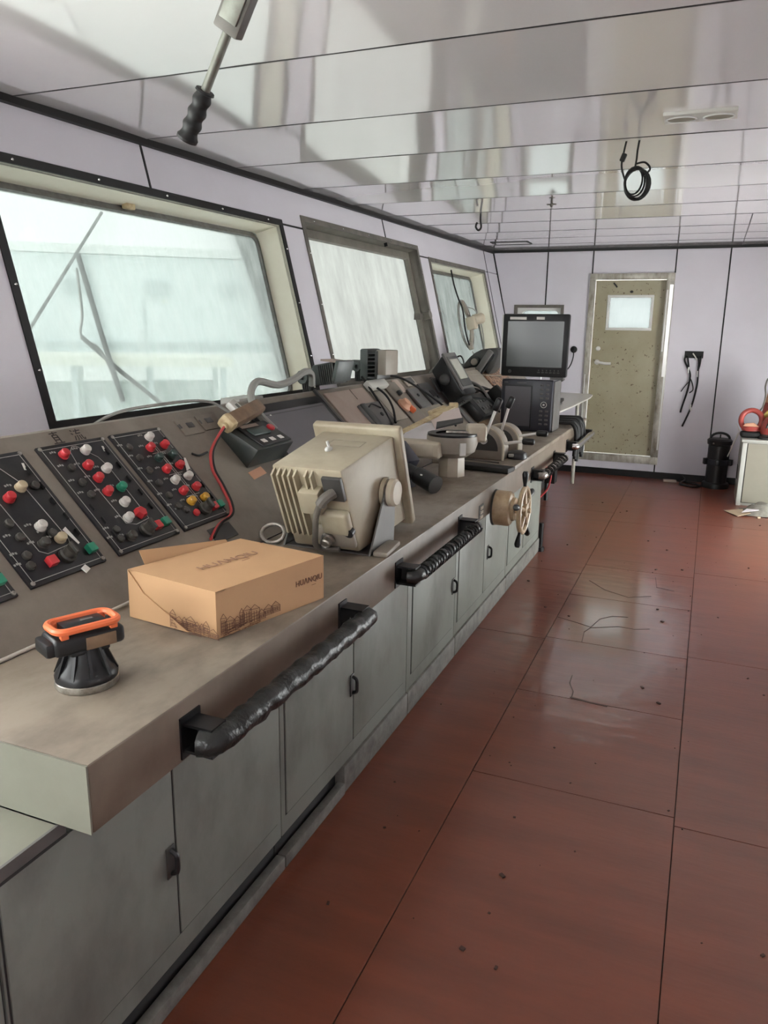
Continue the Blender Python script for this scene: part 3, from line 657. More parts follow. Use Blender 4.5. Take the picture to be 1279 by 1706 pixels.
# indicator panels let into the slope
def panel(yc0, yc1, s0, s1, btns, lines, lab):
    p = MB().box(S((yc0 + yc1) / 2, (s0 + s1) / 2, 0.003), (yc1 - yc0, s1 - s0, 0.010), SR, 0.002).build('indicator_panel', 'panel_black', con, label=lab)
    b = MB(); H = 0.0082; m = 0.013
    q = [S(yc0 + m, s0 + m, H), S(yc1 - m, s0 + m, H), S(yc1 - m, s1 - m, H), S(yc0 + m, s1 - m, H), S(yc0 + m, s0 + m, H)]
    b.strip(q, 0.0016, SN)
    for ln in lines: b.strip([S(y, s, H) for y, s in ln], 0.0018, SN)
    b.build('printed_lines', 'panel_line', p)['kind'] = 'stuff'
    b = MB()
    for y, s in ((yc0 + m / 2 + .003, s0 + m / 2 + .003), (yc1 - m / 2 - .003, s0 + m / 2 + .003), (yc0 + m / 2 + .003, s1 - m / 2 - .003), (yc1 - m / 2 - .003, s1 - m / 2 - .003)):
        b.lathe([(0, 0), (0.006, 0), (0.006, 0.003), (0.003, 0.004), (0, 0.002)], S(y, s, 0.008), SN, 10)
    b.build('screws', 'worn_steel', p)['kind'] = 'stuff'
    b = MB()
    for kind, c, y, s in btns:
        if kind in ('b', 'd'):
            for k in range(3): b.strip([S(y - 0.038 + k * 0.008, s + 0.016 + 0.003 * (k % 2), H), S(y - 0.033 + k * 0.008, s + 0.016, H)], 0.006, SN)
    b.build('printed_captions', 'panel_text', p)['kind'] = 'stuff'
    for kind, c, y, s in btns:
        if kind == 'b':
            o = MB().lathe([(0, 0), (0.0155, 0), (0.0155, 0.006), (0.0135, 0.007), (0.0135, 0.017), (0.0115, 0.021), (0, 0.023)], S(y, s, 0.008), SN, 16).build('button', c, p)
        elif kind == 'd':
            MB().lathe([(0, 0), (0.012, 0), (0.012, 0.008), (0.009, 0.011), (0, 0.0115)], S(y, s, 0.008), SN, 12).build('lamp', c, p)
        elif kind == 'h':
            MB().lathe([(0, 0), (0.020, 0), (0.020, 0.012), (0.016, 0.018), (0, 0.018)], S(y, s, 0.008), SN, 6).build('button', c, p)
        elif kind == 's':
            MB().box(S(y, s, 0.017), (0.026, 0.026, 0.018), SR, 0.002).build('square_button', c, p)
        elif kind == 'k':
            MB().lathe([(0, 0), (0.023, 0), (0.023, 0.010), (0.018, 0.014), (0.016, 0.034), (0, 0.034)], S(y, s, 0.008), SN, 18).box(S(y, s, 0.046), (0.007, 0.034, 0.012), SR, 0.001).build('rotary_switch', 'dim_button', p)
        elif kind == 't':
            MB().box(S(y, s, 0.010), (0.004, 0.022, 0.010), SR).build('toggle', 'black_plastic', p)
    return p
def dims(y0, y1, s0, s1, n, seed):
    r_ = random.Random(seed); return [('d', 'dim_button', y0 + (y1 - y0) * r_.random(), s0 + (s1 - s0) * (k + 0.5) / n) for k in range(n)]
def toggles(y, s0, s1, n): return [('t', '', y + 0.004 * (k % 2), s0 + (s1 - s0) * k / (n - 1)) for k in range(n)]
arw = lambda y, s: [(y, s), (y - 0.014, s + 0.014), (y + 0.004, s - 0.004)]
panel(1.02, 1.262, 0.13, 0.53, [('b', 'red_button', 1.17, 0.39), ('b', 'white_button', 1.15, 0.25), ('s', 'green_button', 1.235, 0.18)] + dims(1.05, 1.08, 0.2, 0.5, 6, 1), [], 'black indicator panel cut by the frame')
pB = panel(1.304, 1.560, 0.135, 0.530, [('b', 'cream_button', 1.473, 0.413), ('b', 'red_button', 1.419, 0.389), ('b', 'white_button', 1.443, 0.286), ('d', 'dim_button', 1.463, 0.259), ('b', 'cream_button', 1.471, 0.236), ('b', 'dim_button', 1.415, 0.236),
      ('s', 'red_button', 1.398, 0.182), ('k', '', 1.455, 0.185), ('s', 'green_button', 1.533, 0.180), ('d', 'dim_button', 1.52, 0.41), ('d', 'dim_button', 1.35, 0.22), ('d', 'dim_button', 1.34, 0.19)] + dims(1.335, 1.37, 0.25, 0.48, 5, 2) + toggles(1.535, 0.24, 0.46, 5),
      [[(1.405, 0.50), (1.43, 0.505), (1.46, 0.485), (1.487, 0.43), (1.497, 0.23), (1.490, 0.215), (1.41, 0.208), (1.392, 0.222), (1.385, 0.42), (1.388, 0.47), (1.405, 0.50)]], 'black panel with cream and red lamps')
b = MB().prism([S(1.478, 0.250, 0.03), S(1.492, 0.256, 0.03), S(1.516, 0.208, 0.012), S(1.510, 0.205, 0.012)], SN * 0.001); b.build('paper_tag', 'white_sticker', pB)
MB().box(S(1.478, 0.133, 0.010), (0.020, 0.018, 0.003), SR @ rot('Z', 20)).build('paper_tag', 'white_sticker', pB)
MB().strip([S(1.537, 0.488, 0.0085), S(1.530, 0.465, 0.0085)], 0.007, SN).build('arrow_mark', 'white_sticker', pB)
pC = panel(1.612, 1.880, 0.135, 0.530, [('b', 'red_button', 1.683, 0.488), ('b', 'white_button', 1.768, 0.488), ('b', 'red_button', 1.734, 0.435), ('b', 'white_button', 1.791, 0.411), ('b', 'red_button', 1.735, 0.386), ('b', 'red_button', 1.731, 0.335),
      ('b', 'green_button', 1.791, 0.337), ('b', 'white_button', 1.759, 0.286), ('h', 'red_button', 1.784, 0.237), ('b', 'white_button', 1.729, 0.234), ('k', '', 1.760, 0.178), ('s', 'red_button', 1.807, 0.180), ('s', 'green_button', 1.847, 0.183),
      ('d', 'dim_button', 1.675, 0.44), ('d', 'dim_button', 1.672, 0.385), ('d', 'dim_button', 1.670, 0.34), ('d', 'dim_button', 1.66, 0.21), ('d', 'dim_button', 1.65, 0.18), ('b', 'dim_button', 1.69, 0.175)] + toggles(1.845, 0.25, 0.47, 5) + toggles(1.64, 0.2, 0.3, 3),
      [[(1.735, 0.512), (1.752, 0.512), (1.80, 0.46), (1.810, 0.42), (1.806, 0.215), (1.745, 0.208), (1.712, 0.222), (1.706, 0.44), (1.716, 0.495), (1.735, 0.512)]], 'black panel headed by handwritten characters')
MB().strip([S(1.848, 0.495, 0.0085), S(1.842, 0.475, 0.0085)], 0.007, SN).build('arrow_mark', 'white_sticker', pC)
pD = panel(1.905, 2.150, 0.135, 0.530, [('b', 'white_button', 2.062, 0.493), ('b', 'red_button', 2.030, 0.452), ('b', 'red_button', 2.102, 0.452), ('b', 'dim_green', 2.030, 0.407), ('b', 'dim_green', 2.100, 0.407), ('b', 'red_button', 2.024, 0.359), ('b', 'red_button', 2.096, 0.362),
      ('b', 'white_button', 2.094, 0.314), ('b', 'white_button', 2.022, 0.312), ('b', 'red_button', 2.090, 0.267), ('b', 'red_button', 2.020, 0.266), ('b', 'yellow_button', 2.088, 0.220), ('b', 'yellow_button', 2.018, 0.222), ('k', '', 2.054, 0.182),
      ('s', 'red_button', 2.096, 0.178), ('s', 'green_button', 2.130, 0.178), ('d', 'red_button', 2.004, 0.179), ('d', 'dim_button', 1.945, 0.47), ('d', 'dim_button', 1.97, 0.2), ('d', 'dim_button', 1.95, 0.22)] + toggles(2.128, 0.22, 0.47, 6) + dims(1.935, 1.955, 0.24, 0.45, 4, 5),
      [[(2.056, 0.49), (2.056, 0.205)], [(2.066, 0.49), (2.066, 0.205)], [(2.025, 0.43), (2.095, 0.43)], [(2.022, 0.338), (2.092, 0.338)], [(2.02, 0.245), (2.09, 0.245)], [(2.045, 0.203), (2.08, 0.203)]], 'black panel with two rows of lamps and yellow pair')
MB().prism([S(2.112, 0.374, 0.033), S(2.120, 0.372, 0.033), S(2.132, 0.340, 0.012), S(2.108, 0.335, 0.012)], SN * 0.001).build('paper_tag', 'white_sticker', pD)
# handwritten marks on the slope above the panels
b = MB()
def ink(y, s, strokes, k=0.042):
    for st in strokes: b.strip([S(y + (a - 0.5) * k, s + (c - 0.5) * k * 1.1, 0.0004) for a, c in st], 0.0034, SN)
ink(1.715, 0.557, [[(0.15, 0.88), (0.9, 0.92)], [(0.52, 1.0), (0.5, 0.78)], [(0.3, 0.74), (0.3, 0.12)], [(0.3, 0.74), (0.74, 0.74), (0.74, 0.12)], [(0.3, 0.54), (0.74, 0.54)], [(0.3, 0.34), (0.74, 0.34)], [(0.02, 0.08), (1.0, 0.10)]])
b.build('handwriting', 'ink', con); b = MB()
ink(1.800, 0.557, [[(0.08, 0.92), (0.2, 0.82)], [(0.0, 0.66), (0.14, 0.56)], [(0.04, 0.08), (0.22, 0.42)], [(0.34, 0.82), (0.96, 0.84)], [(0.62, 0.98), (0.66, 0.84)], [(0.6, 0.82), (0.42, 0.60), (0.86, 0.62)], [(0.42, 0.46), (0.38, 0.2), (0.28, 0.06)], [(0.62, 0.46), (0.62, 0.10)], [(0.82, 0.48), (0.82, 0.14), (0.98, 0.08), (1.0, 0.24)]])
b.build('handwriting', 'ink', con)
# blank socket plates, scratches
sp = MB().box(S(2.312, 0.512, 0.002), (0.115, 0.070, 0.006), SR, 0.001).build('socket_plate', 'console_slope', con)
MB().box(S(2.318, 0.517, 0.006), (0.035, 0.022, 0.004), SR, 0.001).box(S(2.262, 0.518, 0.006), (0.006, 0.018, 0.002), SR).box(S(2.252, 0.516, 0.006), (0.004, 0.018, 0.002), SR).build('socket_cover', 'dark_grey', sp)
sp = MB().box(S(2.440, 0.518, 0.002), (0.115, 0.070, 0.006), SR, 0.001).build('socket_plate', 'console_slope', con)
MB().box(S(2.440, 0.523, 0.006), (0.040, 0.022, 0.004), SR, 0.001).box(S(2.385, 0.522, 0.006), (0.006, 0.018, 0.002), SR).build('socket_cover', 'dark_grey', sp)
MB().box(S(2.06, 0.085, 0.002), (0.12, 0.055, 0.005), SR).build('blank_plate', 'dark_grey', con)
MB().box(S(2.475, 0.255, 0.001), (0.10, 0.035, 0.002), SR @ rot('Z', 6)).build('orange_label', 'orange_dust', con)

# flush monitor in the slope
mo = thing('flush_monitor', 'dark dusty flush monitor set in the sloping console face', 'monitor', S(3.035, 0.3), SR)
MB().box((0, 0.0, 0.0082), (0.665, 0.50, 0.0135), bev=0.004).build('bezel', 'black_plastic', mo, local=True)
MB().box((0, 0.0, 0.0145), (0.595, 0.41, 0.004)).build('screen', 'screen_dust', mo, local=True)
b = MB()
for k in range(3): b.box((-0.27, 0.185 - k * 0.018, 0.0168), (0.030, 0.008, 0.0008))
b.box((-0.20, 0.187, 0.0168), (0.012, 0.006, 0.0008)); b.build('screen_sticker', 'white_sticker', mo, local=True)
MB().box((0, 0.19, 0.0168), (0.595, 0.004, 0.0006)).build('screen_band', 'dark_grey', mo, local=True)
hz = MB().tube(bez([S(2.745, 0.40, 0.034), S(2.72, 0.50, 0.040), S(2.735, 0.575, 0.06), S(2.83, 0.625, 0.075), S(3.0, 0.61, 0.055), S(3.14, 0.62, 0.07), S(3.26, 0.645, 0.085), S(3.325, 0.635, 0.075), S(3.345, 0.60, 0.03)], 7), 0.016, 10).build('cable_hose', 'cable_grey')
tag(hz, 'thick grey hose looping over the flush monitor top', 'hose')

# second slope section, y 3.4 to 5
MB().box(S(3.385, 0.30, 0.006), (0.020, 0.58, 0.014), SR).build('section_edge', 'dark_grey', con)
MB().box(S(3.68, 0.43, 0.004), (0.47, 0.26, 0.008), SR, 0.001).build('instrument_board', 'pink_board', con)
MB().strip([S(3.74, 0.56, 0.0085), S(3.74, 0.49, 0.0085)], 0.004, SN).build('board_joint', 'dark_gap', con)
def module(y, s, w, hgt, th, m, name='instrument_plate', bev=0.003): return MB().box(S(y, s, th / 2), (w, hgt, th), SR, bev).build(name, m, con)
m1 = module(3.80, 0.37, 0.27, 0.155, 0.022, 'grey_plastic', 'meter_module')
MB().box(S(3.70, 0.37, 0.026), (0.055, 0.15, 0.012), SR, 0.003).build('black_bar', 'green_dark', m1)
MB().cyl(S(3.83, 0.36, 0.02), S(3.83, 0.36, 0.028), 0.012, 12).build('hole', 'dark_gap', m1); MB().tube(bez([S(3.75, 0.42, 0.024), S(3.80, 0.43, 0.03), S(3.88, 0.40, 0.024)], 5), 0.004, 5).build('curved_wire', 'dark_gap', m1)
m2 = module(4.06, 0.43, 0.20, 0.25, 0.008, 'beige_dim')
MB().strip([S(3.99, 0.52, 0.0085), S(4.13, 0.52, 0.0085)], 0.003, SN).strip([S(3.99, 0.34, 0.0085), S(3.99, 0.52, 0.0085)], 0.003, SN).build('engraved_line', 'dark_gap', m2)
m3 = module(4.29, 0.40, 0.20, 0.33, 0.010, 'console_slope')
MB().box(S(4.30, 0.475, 0.018), (0.035, 0.028, 0.018), SR, 0.003).build('switch', 'dark_gap', m3)
MB().lathe([(0, 0), (0.045, 0), (0.045, 0.012), (0.034, 0.022), (0.028, 0.040), (0, 0.042)], S(4.22, 0.385, 0.01), SN, 16).build('dial_knob', 'orange_dust', m3)
MB().box(S(4.245, 0.34, 0.03), (0.03, 0.04, 0.03), SR @ rot('Z', 30), 0.004).build('knob_wing', 'orange', m3)
m4 = module(4.53, 0.415, 0.17, 0.15, 0.020, 'grey_plastic'); MB().cyl(S(4.53, 0.43, 0.019), S(4.53, 0.43, 0.026), 0.011, 12).build('hole', 'dark_gap', m4)
m5 = module(4.78, 0.43, 0.20, 0.17, 0.018, 'dark_grey', 'meter_module'); MB().box(S(4.80, 0.42, 0.019), (0.07, 0.05, 0.006), SR).build('meter_window', 'black_plastic', m5); MB().cyl(S(4.83, 0.385, 0.018), S(4.83, 0.385, 0.026), 0.012, 10).build('hole', 'dark_gap', m5)
m6 = module(4.62, 0.552, 0.17, 0.075, 0.012, 'beige_dim'); MB().box(S(4.62, 0.552, 0.013), (0.11, 0.045, 0.003), SR).build('window', 'dark_grey', m6)
module(4.42, 0.53, 0.10, 0.10, 0.006, 'pink_board')
module(5.06, 0.33, 0.07, 0.45, 0.012, 'grey_plastic', 'divider_strip')
module(5.5, 0.14, 0.62, 0.20, 0.010, 'brown_wood', 'dirty_plate')
module(5.98, 0.34, 0.46, 0.44, 0.006, 'beige_dim', 'lower_board')
bd = MB().box(S(6.56, 0.44, 0.010), (0.64, 0.26, 0.016), SR, 0.002).build('speckled_board', 'speckled_board'); tag(bd, 'brown flaking speckled board lying on the slope beside the upper screen', 'board')

# ---------------------------------------------------------------- things on the desk
# rechargeable searchlight standing on its lens
L0 = V((-1.125, 1.125, CT + 0.0008))
t = thing('handheld_searchlight', 'black handheld searchlight with orange rim standing on its lens', 'lamp', L0)
MB().lathe([(0, 0), (0.061, 0), (0.063, 0.004), (0.063, 0.014), (0.058, 0.018), (0, 0.018)], L0, (0, 0, 1), 32).build('lens_ring', 'worn_steel', t)
MB().lathe([(0, 0.016), (0.062, 0.016), (0.063, 0.026), (0.058, 0.036), (0.047, 0.050), (0.040, 0.066), (0.036, 0.082), (0.036, 0.088), (0, 0.088)], L0, (0, 0, 1), 32).build('reflector_cup', 'black_plastic', t)
b = MB()
for k in range(10):
    a = 2 * math.pi * k / 10; d = V((math.cos(a), math.sin(a), 0))
    b.hexa([L0 + d * r_ + V((-d.y, d.x, 0)) * w + V((0, 0, z)) for r_, z in ((0.060, 0.030), (0.038, 0.084)) for w, dr in ((-0.003, 0), (0.003, 0), (0.003, 0), (-0.003, 0))] if False else
           [L0 + d * 0.050 + V((-d.y, d.x, 0)) * -0.003 + V((0, 0, 0.03)), L0 + d * 0.050 + V((-d.y, d.x, 0)) * 0.003 + V((0, 0, 0.03)), L0 + d * 0.063 + V((-d.y, d.x, 0)) * 0.003 + V((0, 0, 0.03)), L0 + d * 0.063 + V((-d.y, d.x, 0)) * -0.003 + V((0, 0, 0.03)),
            L0 + d * 0.028 + V((-d.y, d.x, 0)) * -0.003 + V((0, 0, 0.086)), L0 + d * 0.028 + V((-d.y, d.x, 0)) * 0.003 + V((0, 0, 0.086)), L0 + d * 0.040 + V((-d.y, d.x, 0)) * 0.003 + V((0, 0, 0.086)), L0 + d * 0.040 + V((-d.y, d.x, 0)) * -0.003 + V((0, 0, 0.086))])
b.build('cooling_ribs', 'black_plastic', t)
RL = rot('Z', 66)
MB().box(L0 + V((0, 0, 0.102)), (0.145, 0.078, 0.038), RL, 0.010, 3).box(L0 + V((0, 0, 0.083)), (0.08, 0.07, 0.014), RL, 0.004).box(L0 + RL @ V((-0.072, 0, 0.100)), (0.03, 0.064, 0.030), RL, 0.006).build('battery_case', 'black_plastic', t)
MB().box(L0 + RL @ V((0.02, -0.040, 0.100)), (0.062, 0.004, 0.026), RL, 0.001).build('side_reflection', 'brown_wood', t)  # brown plate paints the reflection on the lamp's side
def rrect(w, h_, r, seg=6):
    q = []
    for cx, cy, s in ((w / 2 - r, h_ / 2 - r, 0), (-w / 2 + r, h_ / 2 - r, 1), (-w / 2 + r, -h_ / 2 + r, 2), (w / 2 - r, -h_ / 2 + r, 3)):
        for k in range(seg + 1):
            a = math.pi / 2 * (s + k / seg); q.append((cx + r * math.cos(a), cy + r * math.sin(a)))
    return q
top = L0 + V((0, 0, 0.134))
MB().tube([top + RL @ V((x, y, 0)) for x, y in rrect(0.128, 0.074, 0.022)], 0.0075, 8, closed=True).box(top + RL @ V((0.05, -0.03, -0.008)), (0.016, 0.012, 0.018), RL, 0.002).box(top + RL @ V((-0.05, 0.03, -0.008)), (0.016, 0.012, 0.018), RL, 0.002).box(top + RL @ V((0.05, 0.03, -0.008)), (0.016, 0.012, 0.018), RL, 0.002).box(top + RL @ V((-0.05, -0.03, -0.008)), (0.016, 0.012, 0.018), RL, 0.002).build('orange_guard', 'orange', t)
MB().box(top + V((0, 0, -0.004)), (0.086, 0.050, 0.012), RL, 0.003).build('top_plate', 'black_plastic', t)
MB().box(top + RL @ V((0.01, 0.004, 0.0024)), (0.026, 0.010, 0.0006), RL).build('plate_label', 'grey_plastic', t)

# cardboard box
B0, B1, B2 = V((-1.297, 1.459, CT + 0.001)), V((-1.011, 1.423, CT + 0.001)), V((-0.913, 1.785, CT + 0.001))
B3 = B0 + (B2 - B1); hB = 0.122; up = V((0, 0, 1)); t = thing('cardboard_box', 'closed brown cardboard box with printed city sketch lying on the desk', 'box', (B0 + B1 + B2 + B3) / 4)
C0, C1, C2, C3 = B0 + up * (hB + 0.003), B1 + up * (hB - 0.004), B2 + up * hB, B3 + up * (hB + 0.004)
def bil(P, u, v): return P[0] * (1 - u) * (1 - v) + P[1] * u * (1 - v) + P[2] * u * v + P[3] * (1 - u) * v
def side(P, n, bulge, name, m='cardboard'):
    MB().grid(lambda u, v: bil(P, u, v) + n * (bulge * 16 * u * (1 - u) * v * (1 - v)), 12, 6, -n * 0.004).build(name, m, t)
nf = (B1 - B0).cross(up).normalized(); ns = (B2 - B1).cross(up).normalized()
side((B0, B1, C1, C0), nf, 0.007, 'end_wall'); side((B1, B2, C2, C1), ns, 0.002, 'side_wall')
side((B2, B3, C3, C2), -nf, 0.002, 'end_wall'); side((B3, B0, C0, C3), -ns, 0.002, 'side_wall')
side((C0, C1, C2, C3), up, 0.004, 'lid'); side((B3, B2, B1, B0), -up, 0.0, 'bottom')
e1, e2 = (B1 - B0).normalized(), (B2 - B1).normalized()
fo = (B3 + B0) / 2
P = [C0 + e2 * 0.055 - ns * 0.004 - up * 0.004, C0 + e2 * 0.33 - ns * 0.004, C0 + e2 * 0.33 - ns * 0.012 + up * 0.006, C0 + e2 * 0.05 - ns * 0.020 + up * 0.034]
MB().grid(lambda u, v: bil(P, u, v), 4, 2, (0, 0, -0.003)).build('loose_flap', 'cardboard', t)
MB().prism([C0 + e1 * 0.004 + nf * 0.0015, C0 + e1 * 0.002 + nf * 0.0015 - up * 0.125, C0 + e1 * 0.21 + nf * 0.010 - up * 0.120, C0 + e1 * 0.06 + nf * 0.006 - up * 0.050], nf * 0.0025).build('end_flap', 'cardboard', t)
# printed sketch lines of a row of buildings
rb = random.Random(3)
def sketch(o, ex, W, name):
    b = MB(); n_ = ex.cross(up).normalized(); P_ = lambda a, c: o + ex * a + up * c
    x = 0.0
    while x < W:
        w = rb.uniform(0.012, 0.034); hh = rb.uniform(0.030, 0.066) * (1 - 0.5 * x / W); z0 = rb.uniform(0.004, 0.014)
        ln = [[(x, z0), (x, hh), (x + w / 2, hh + 0.010), (x + w, hh - 0.003), (x + w, z0)], [(x, hh), (x + w, hh - 0.003)]]
        for k in range(3): ln.append([(x + w * (k + 0.7) / 4, z0 + 0.006), (x + w * (k + 0.7) / 4, hh - 0.006)])
        for k in range(4): ln.append([(x + rb.uniform(0, 0.004), z0 + (hh - z0) * (k + 0.5) / 5), (x + w, z0 + (hh - z0) * (k + 0.4) / 5)])
        for l_ in ln: b.strip([P_(a, c) for a, c in l_], 0.0011, n_)
        x += w * 0.8
    for k in range(10):
        z = rb.uniform(0.002, 0.028); a = rb.uniform(0, W * 0.6); b.strip([P_(a + W * 0.08 * i, z + rb.uniform(-0.003, 0.003)) for i in range(5)], 0.0010, n_)
    b.build(name, 'print_brown', t)
sketch(B1 + ns * 0.0035 + e2 * 0.010, e2, 0.17, 'printed_sketch')
sketch(B0 + nf * 0.0105 + e1 * 0.150, e1, 0.130, 'printed_sketch')
Rt = R3(e2, up.cross(e2), up)
ctr = bil((C0, C1, C2, C3), 0.50, 0.50)
text('printed_title', 'HU\u039BNQIU', 0.040, ctr + up * 0.0058, Rt, 'print_top', t, sx=1.05)
text('printed_subtitle', '------', 0.014, ctr + e1 * 0.026 + up * 0.0052 + e2 * 0.03, Rt, 'print_top', t)
Rs = R3(e2, up, ns)
text('printed_name', 'HU\u039BNQIU', 0.022, B2 - e2 * 0.060 + up * 0.067 + ns * 0.0028, Rs, 'print_brown', t)
text('printed_subtitle', '-----', 0.010, B2 - e2 * 0.042 + up * 0.052 + ns * 0.0028, Rs, 'print_brown', t)

wc = MB().tube(bez([(-1.372, 0.90, CT + 0.006), (-1.362, 1.15, CT + 0.006), (-1.355, 1.35, CT + 0.008), (-1.352, 1.55, CT + 0.010), (-1.355, 1.80, CT + 0.008)], 8), 0.0045, 8).build('white_cable', 'cable_white'); tag(wc, 'thin white cable lying along the crease at the foot of the slope', 'cable')

# control box, yellowed connector and its wires on the slope
t = thing('wedge_control_box', 'black wedge shaped control box with red and green keys on the slope', 'control box', S(2.57, 0.37, 0.001), SR)
def wf_(x, y, z): return (x, y, z)
MB().hexa([(-0.135, -0.085, 0), (0.135, -0.085, 0), (0.135, 0.085, 0), (-0.135, 0.085, 0), (-0.135, -0.070, 0.088), (0.135, -0.070, 0.088), (0.135, 0.085, 0.040), (-0.135, 0.085, 0.040)], 0.004).build('case', 'green_dark', t, local=True)
tn = V((0, 0.296, 0.955)).normalized(); tu = V((0, 0.955, -0.296)); TR = R3(V((1, 0, 0)), tu, tn)
tp = lambda x, y, h_: V((0, 0.0075, 0.064)) + TR @ V((x, y, h_))
MB().box(tp(0.02, 0, 0.004), (0.215, 0.140, 0.006), TR, 0.002).build('face_plate', 'black_plastic', t, local=True)
MB().box(tp(0.0, 0.012, 0.010), (0.125, 0.045, 0.010), TR, 0.006).build('green_key', 'dim_green', t, local=True)
MB().lathe([(0, 0), (0.018, 0), (0.018, 0.008), (0.014, 0.012), (0, 0.012)], tp(0.095, 0.018, 0.006), tn, 16).build('red_key', 'red_button', t, local=True)
for k in range(3): MB().box(tp(-0.045 + 0.062 * k, -0.045, 0.0075), (0.028, 0.020, 0.002), TR).build('key_label', 'white_sticker', t, local=True)
MB().box(tp(-0.01, 0.055, 0.007), (0.12, 0.018, 0.002), TR).build('name_strip', 'pink_board', t, local=True)
AD = S(2.555, 0.475, 0.075)
aR = SR @ rot('Z', 10)
t = thing('wall_connector', 'long yellowed brown connector block lying across the wedge control box', 'connector', AD, aR)
MB().box((0, 0, 0), (0.27, 0.058, 0.055), bev=0.012).build('block', 'brown_wood', t, local=True)
MB().box((-0.142, 0, 0), (0.045, 0.064, 0.060), bev=0.016).build('end_cap', 'yellowed', t, local=True)
MB().lathe([(0, 0), (0.014, 0), (0.012, 0.02), (0.008, 0.022), (0, 0.022)], (-0.162, -0.005, -0.003), (-1, 0, 0), 12).build('cable_gland', 'yellowed', t, local=True)
t = thing('power_lead', 'red and black twisted lead hanging from the yellowed connector', 'cable', S(2.25, 0.35))
WP = [AD + aR @ V((-0.175, -0.005, -0.003)), S(2.335, 0.415, 0.05), S(2.262, 0.37, 0.03), S(2.225, 0.31, 0.012), S(2.205, 0.24, 0.010), S(2.172, 0.165, 0.012), S(2.13, 0.125, 0.012), S(2.05, 0.11, 0.010), S(1.97, 0.075, 0.008)]
WP = [p + SN * 0.006 for p in WP]; MB().tube(bez(WP, 7), 0.0055, 8).build('red_core', 'cable_red', t); MB().tube(bez([p + SY * 0.010 + SN * 0.003 for p in WP], 7), 0.0045, 8).build('dark_core', 'black_rubber', t)
t = thing('tagged_cable', 'grey cable with a white tag running over the ridge to the window', 'cable', S(2.56, 0.5))
MB().tube(bez([S(2.56, 0.50, 0.04), S(2.545, 0.54, 0.03), S(2.50, 0.585, 0.03), S(2.42, 0.61, 0.02), S(2.25, 0.62, 0.012), S(2.05, 0.632, -0.02), S(1.9, 0.61, -0.07), S(1.75, 0.585, -0.085)], 7), 0.0055, 8).build('lead', 'cable_grey', t)
MB().box(S(2.575, 0.505, 0.055), (0.055, 0.11, 0.028), SR @ rot('Z', 14), 0.008).build('white_tag', 'white_plastic', t)
MB().box(S(2.575, 0.505, 0.0695), (0.018, 0.06, 0.001), SR @ rot('Z', 14)).build('tag_print', 'grey_plastic', t)
MB().tube(bez([S(2.21, 0.40, 0.004), S(2.235, 0.385, 0.006), S(2.29, 0.39, 0.006)], 5), 0.004, 6).build('stub_wire', 'black_rubber', con)
wb = MB().box((-1.93, 2.98, 1.1440), (0.10, 0.20, 0.085), bev=0.004).build('white_block', 'white_plastic'); tag(wb, 'white plastic block standing behind the console ridge at the big window', 'block')

# back of a swivelling display on its yoke
t = thing('radar_display', 'large beige display unit on a yoke, finned back towards us', 'display', (-1.1, 2.3, CT))
xa, xb = -1.225, -0.985
A_, B_, C_, D_ = (2.430, 1.140), (2.040, 1.082), (2.185, 0.790), (2.575, 0.815)
MB().hexa([(xa - 0.02, *A_), (xb + 0.012, *A_), (xb + 0.012, *D_), (xa - 0.02, *D_), (xa, *B_), (xb, *B_), (xb, *C_), (xa, *C_)], 0.010, 2).build('housing', 'radar_grey', t)
fn = V((0, 0.92, 0.39)).normalized(); fu = V((0, -0.39, 0.92)).normalized(); fx = V((1, 0, 0)); FR = R3(fx, fu, fn)
fc = V((-1.115, (A_[0] + D_[0]) / 2, (A_[1] + D_[1]) / 2 + 0.004))
MB().box(fc + fn * 0.012, (0.335, 0.400, 0.034), FR, 0.010, 3).build('front_bezel', 'radar_grey', t)
MB().box(fc + fn * 0.030, (0.25, 0.27, 0.006), FR).build('screen', 'screen_grey', t)
# back plane frame
bn = -V((0, (C_[1] - B_[1]) * -1, (C_[0] - B_[0]))).normalized(); bu = V((0, B_[0] - C_[0], B_[1] - C_[1])).normalized(); bn = V((0, -bu.z, bu.y)); bn = bn if bn.y < 0 else -bn
BR_ = R3(fx, bu, bn) if fx.cross(bu).dot(bn) > 0 else R3(-fx, bu, bn)
bc = V(((xa + xb) / 2, (B_[0] + C_[0]) / 2, (B_[1] + C_[1]) / 2)); bp = lambda x, u, h_: bc + fx * x + bu * u + bn * h_
b = MB()
for k in range(5):
    x = -0.112 + k * 0.019
    b.prism([bp(x, 0.155, -0.003), bp(x, 0.145, 0.028), bp(x, -0.085, 0.034), bp(x, -0.105, -0.003)], fx * 0.0065)
for k in range(2):
    x = 0.0 + k * 0.019
    b.prism([bp(x, 0.155, -0.003), bp(x, 0.145, 0.024), bp(x, 0.098, 0.024), bp(x, 0.092, -0.003)], fx * 0.0065)
b.build('heat_sink_fins', 'radar_grey', t, flat=True)
MB().box(bp(0.010, 0.055, 0.020), (0.070, 0.085, 0.045), BR_, 0.006).build('rear_cover', 'radar_grey', t)
MB().box(bp(0.085, 0.095, 0.006), (0.065, 0.085, 0.016), BR_, 0.003).build('socket_plate', 'dark_grey', t)
MB().box(bp(0.070, -0.030, 0.016), (0.100, 0.090, 0.034), BR_, 0.012, 3).build('lower_cover', 'radar_grey', t)
MB().box(bp(0.055, -0.095, 0.010), (0.13, 0.075, 0.02), BR_, 0.006).build('terminal_cover', 'beige_dim', t)
MB().lathe([(0, 0), (0.024, 0), (0.024, 0.010), (0.018, 0.014), (0.018, 0.030), (0.014, 0.034), (0.012, 0.030), (0, 0.030)], bp(0.030, -0.100, 0.018), bn, 18).build('cable_gland', 'worn_steel', t)
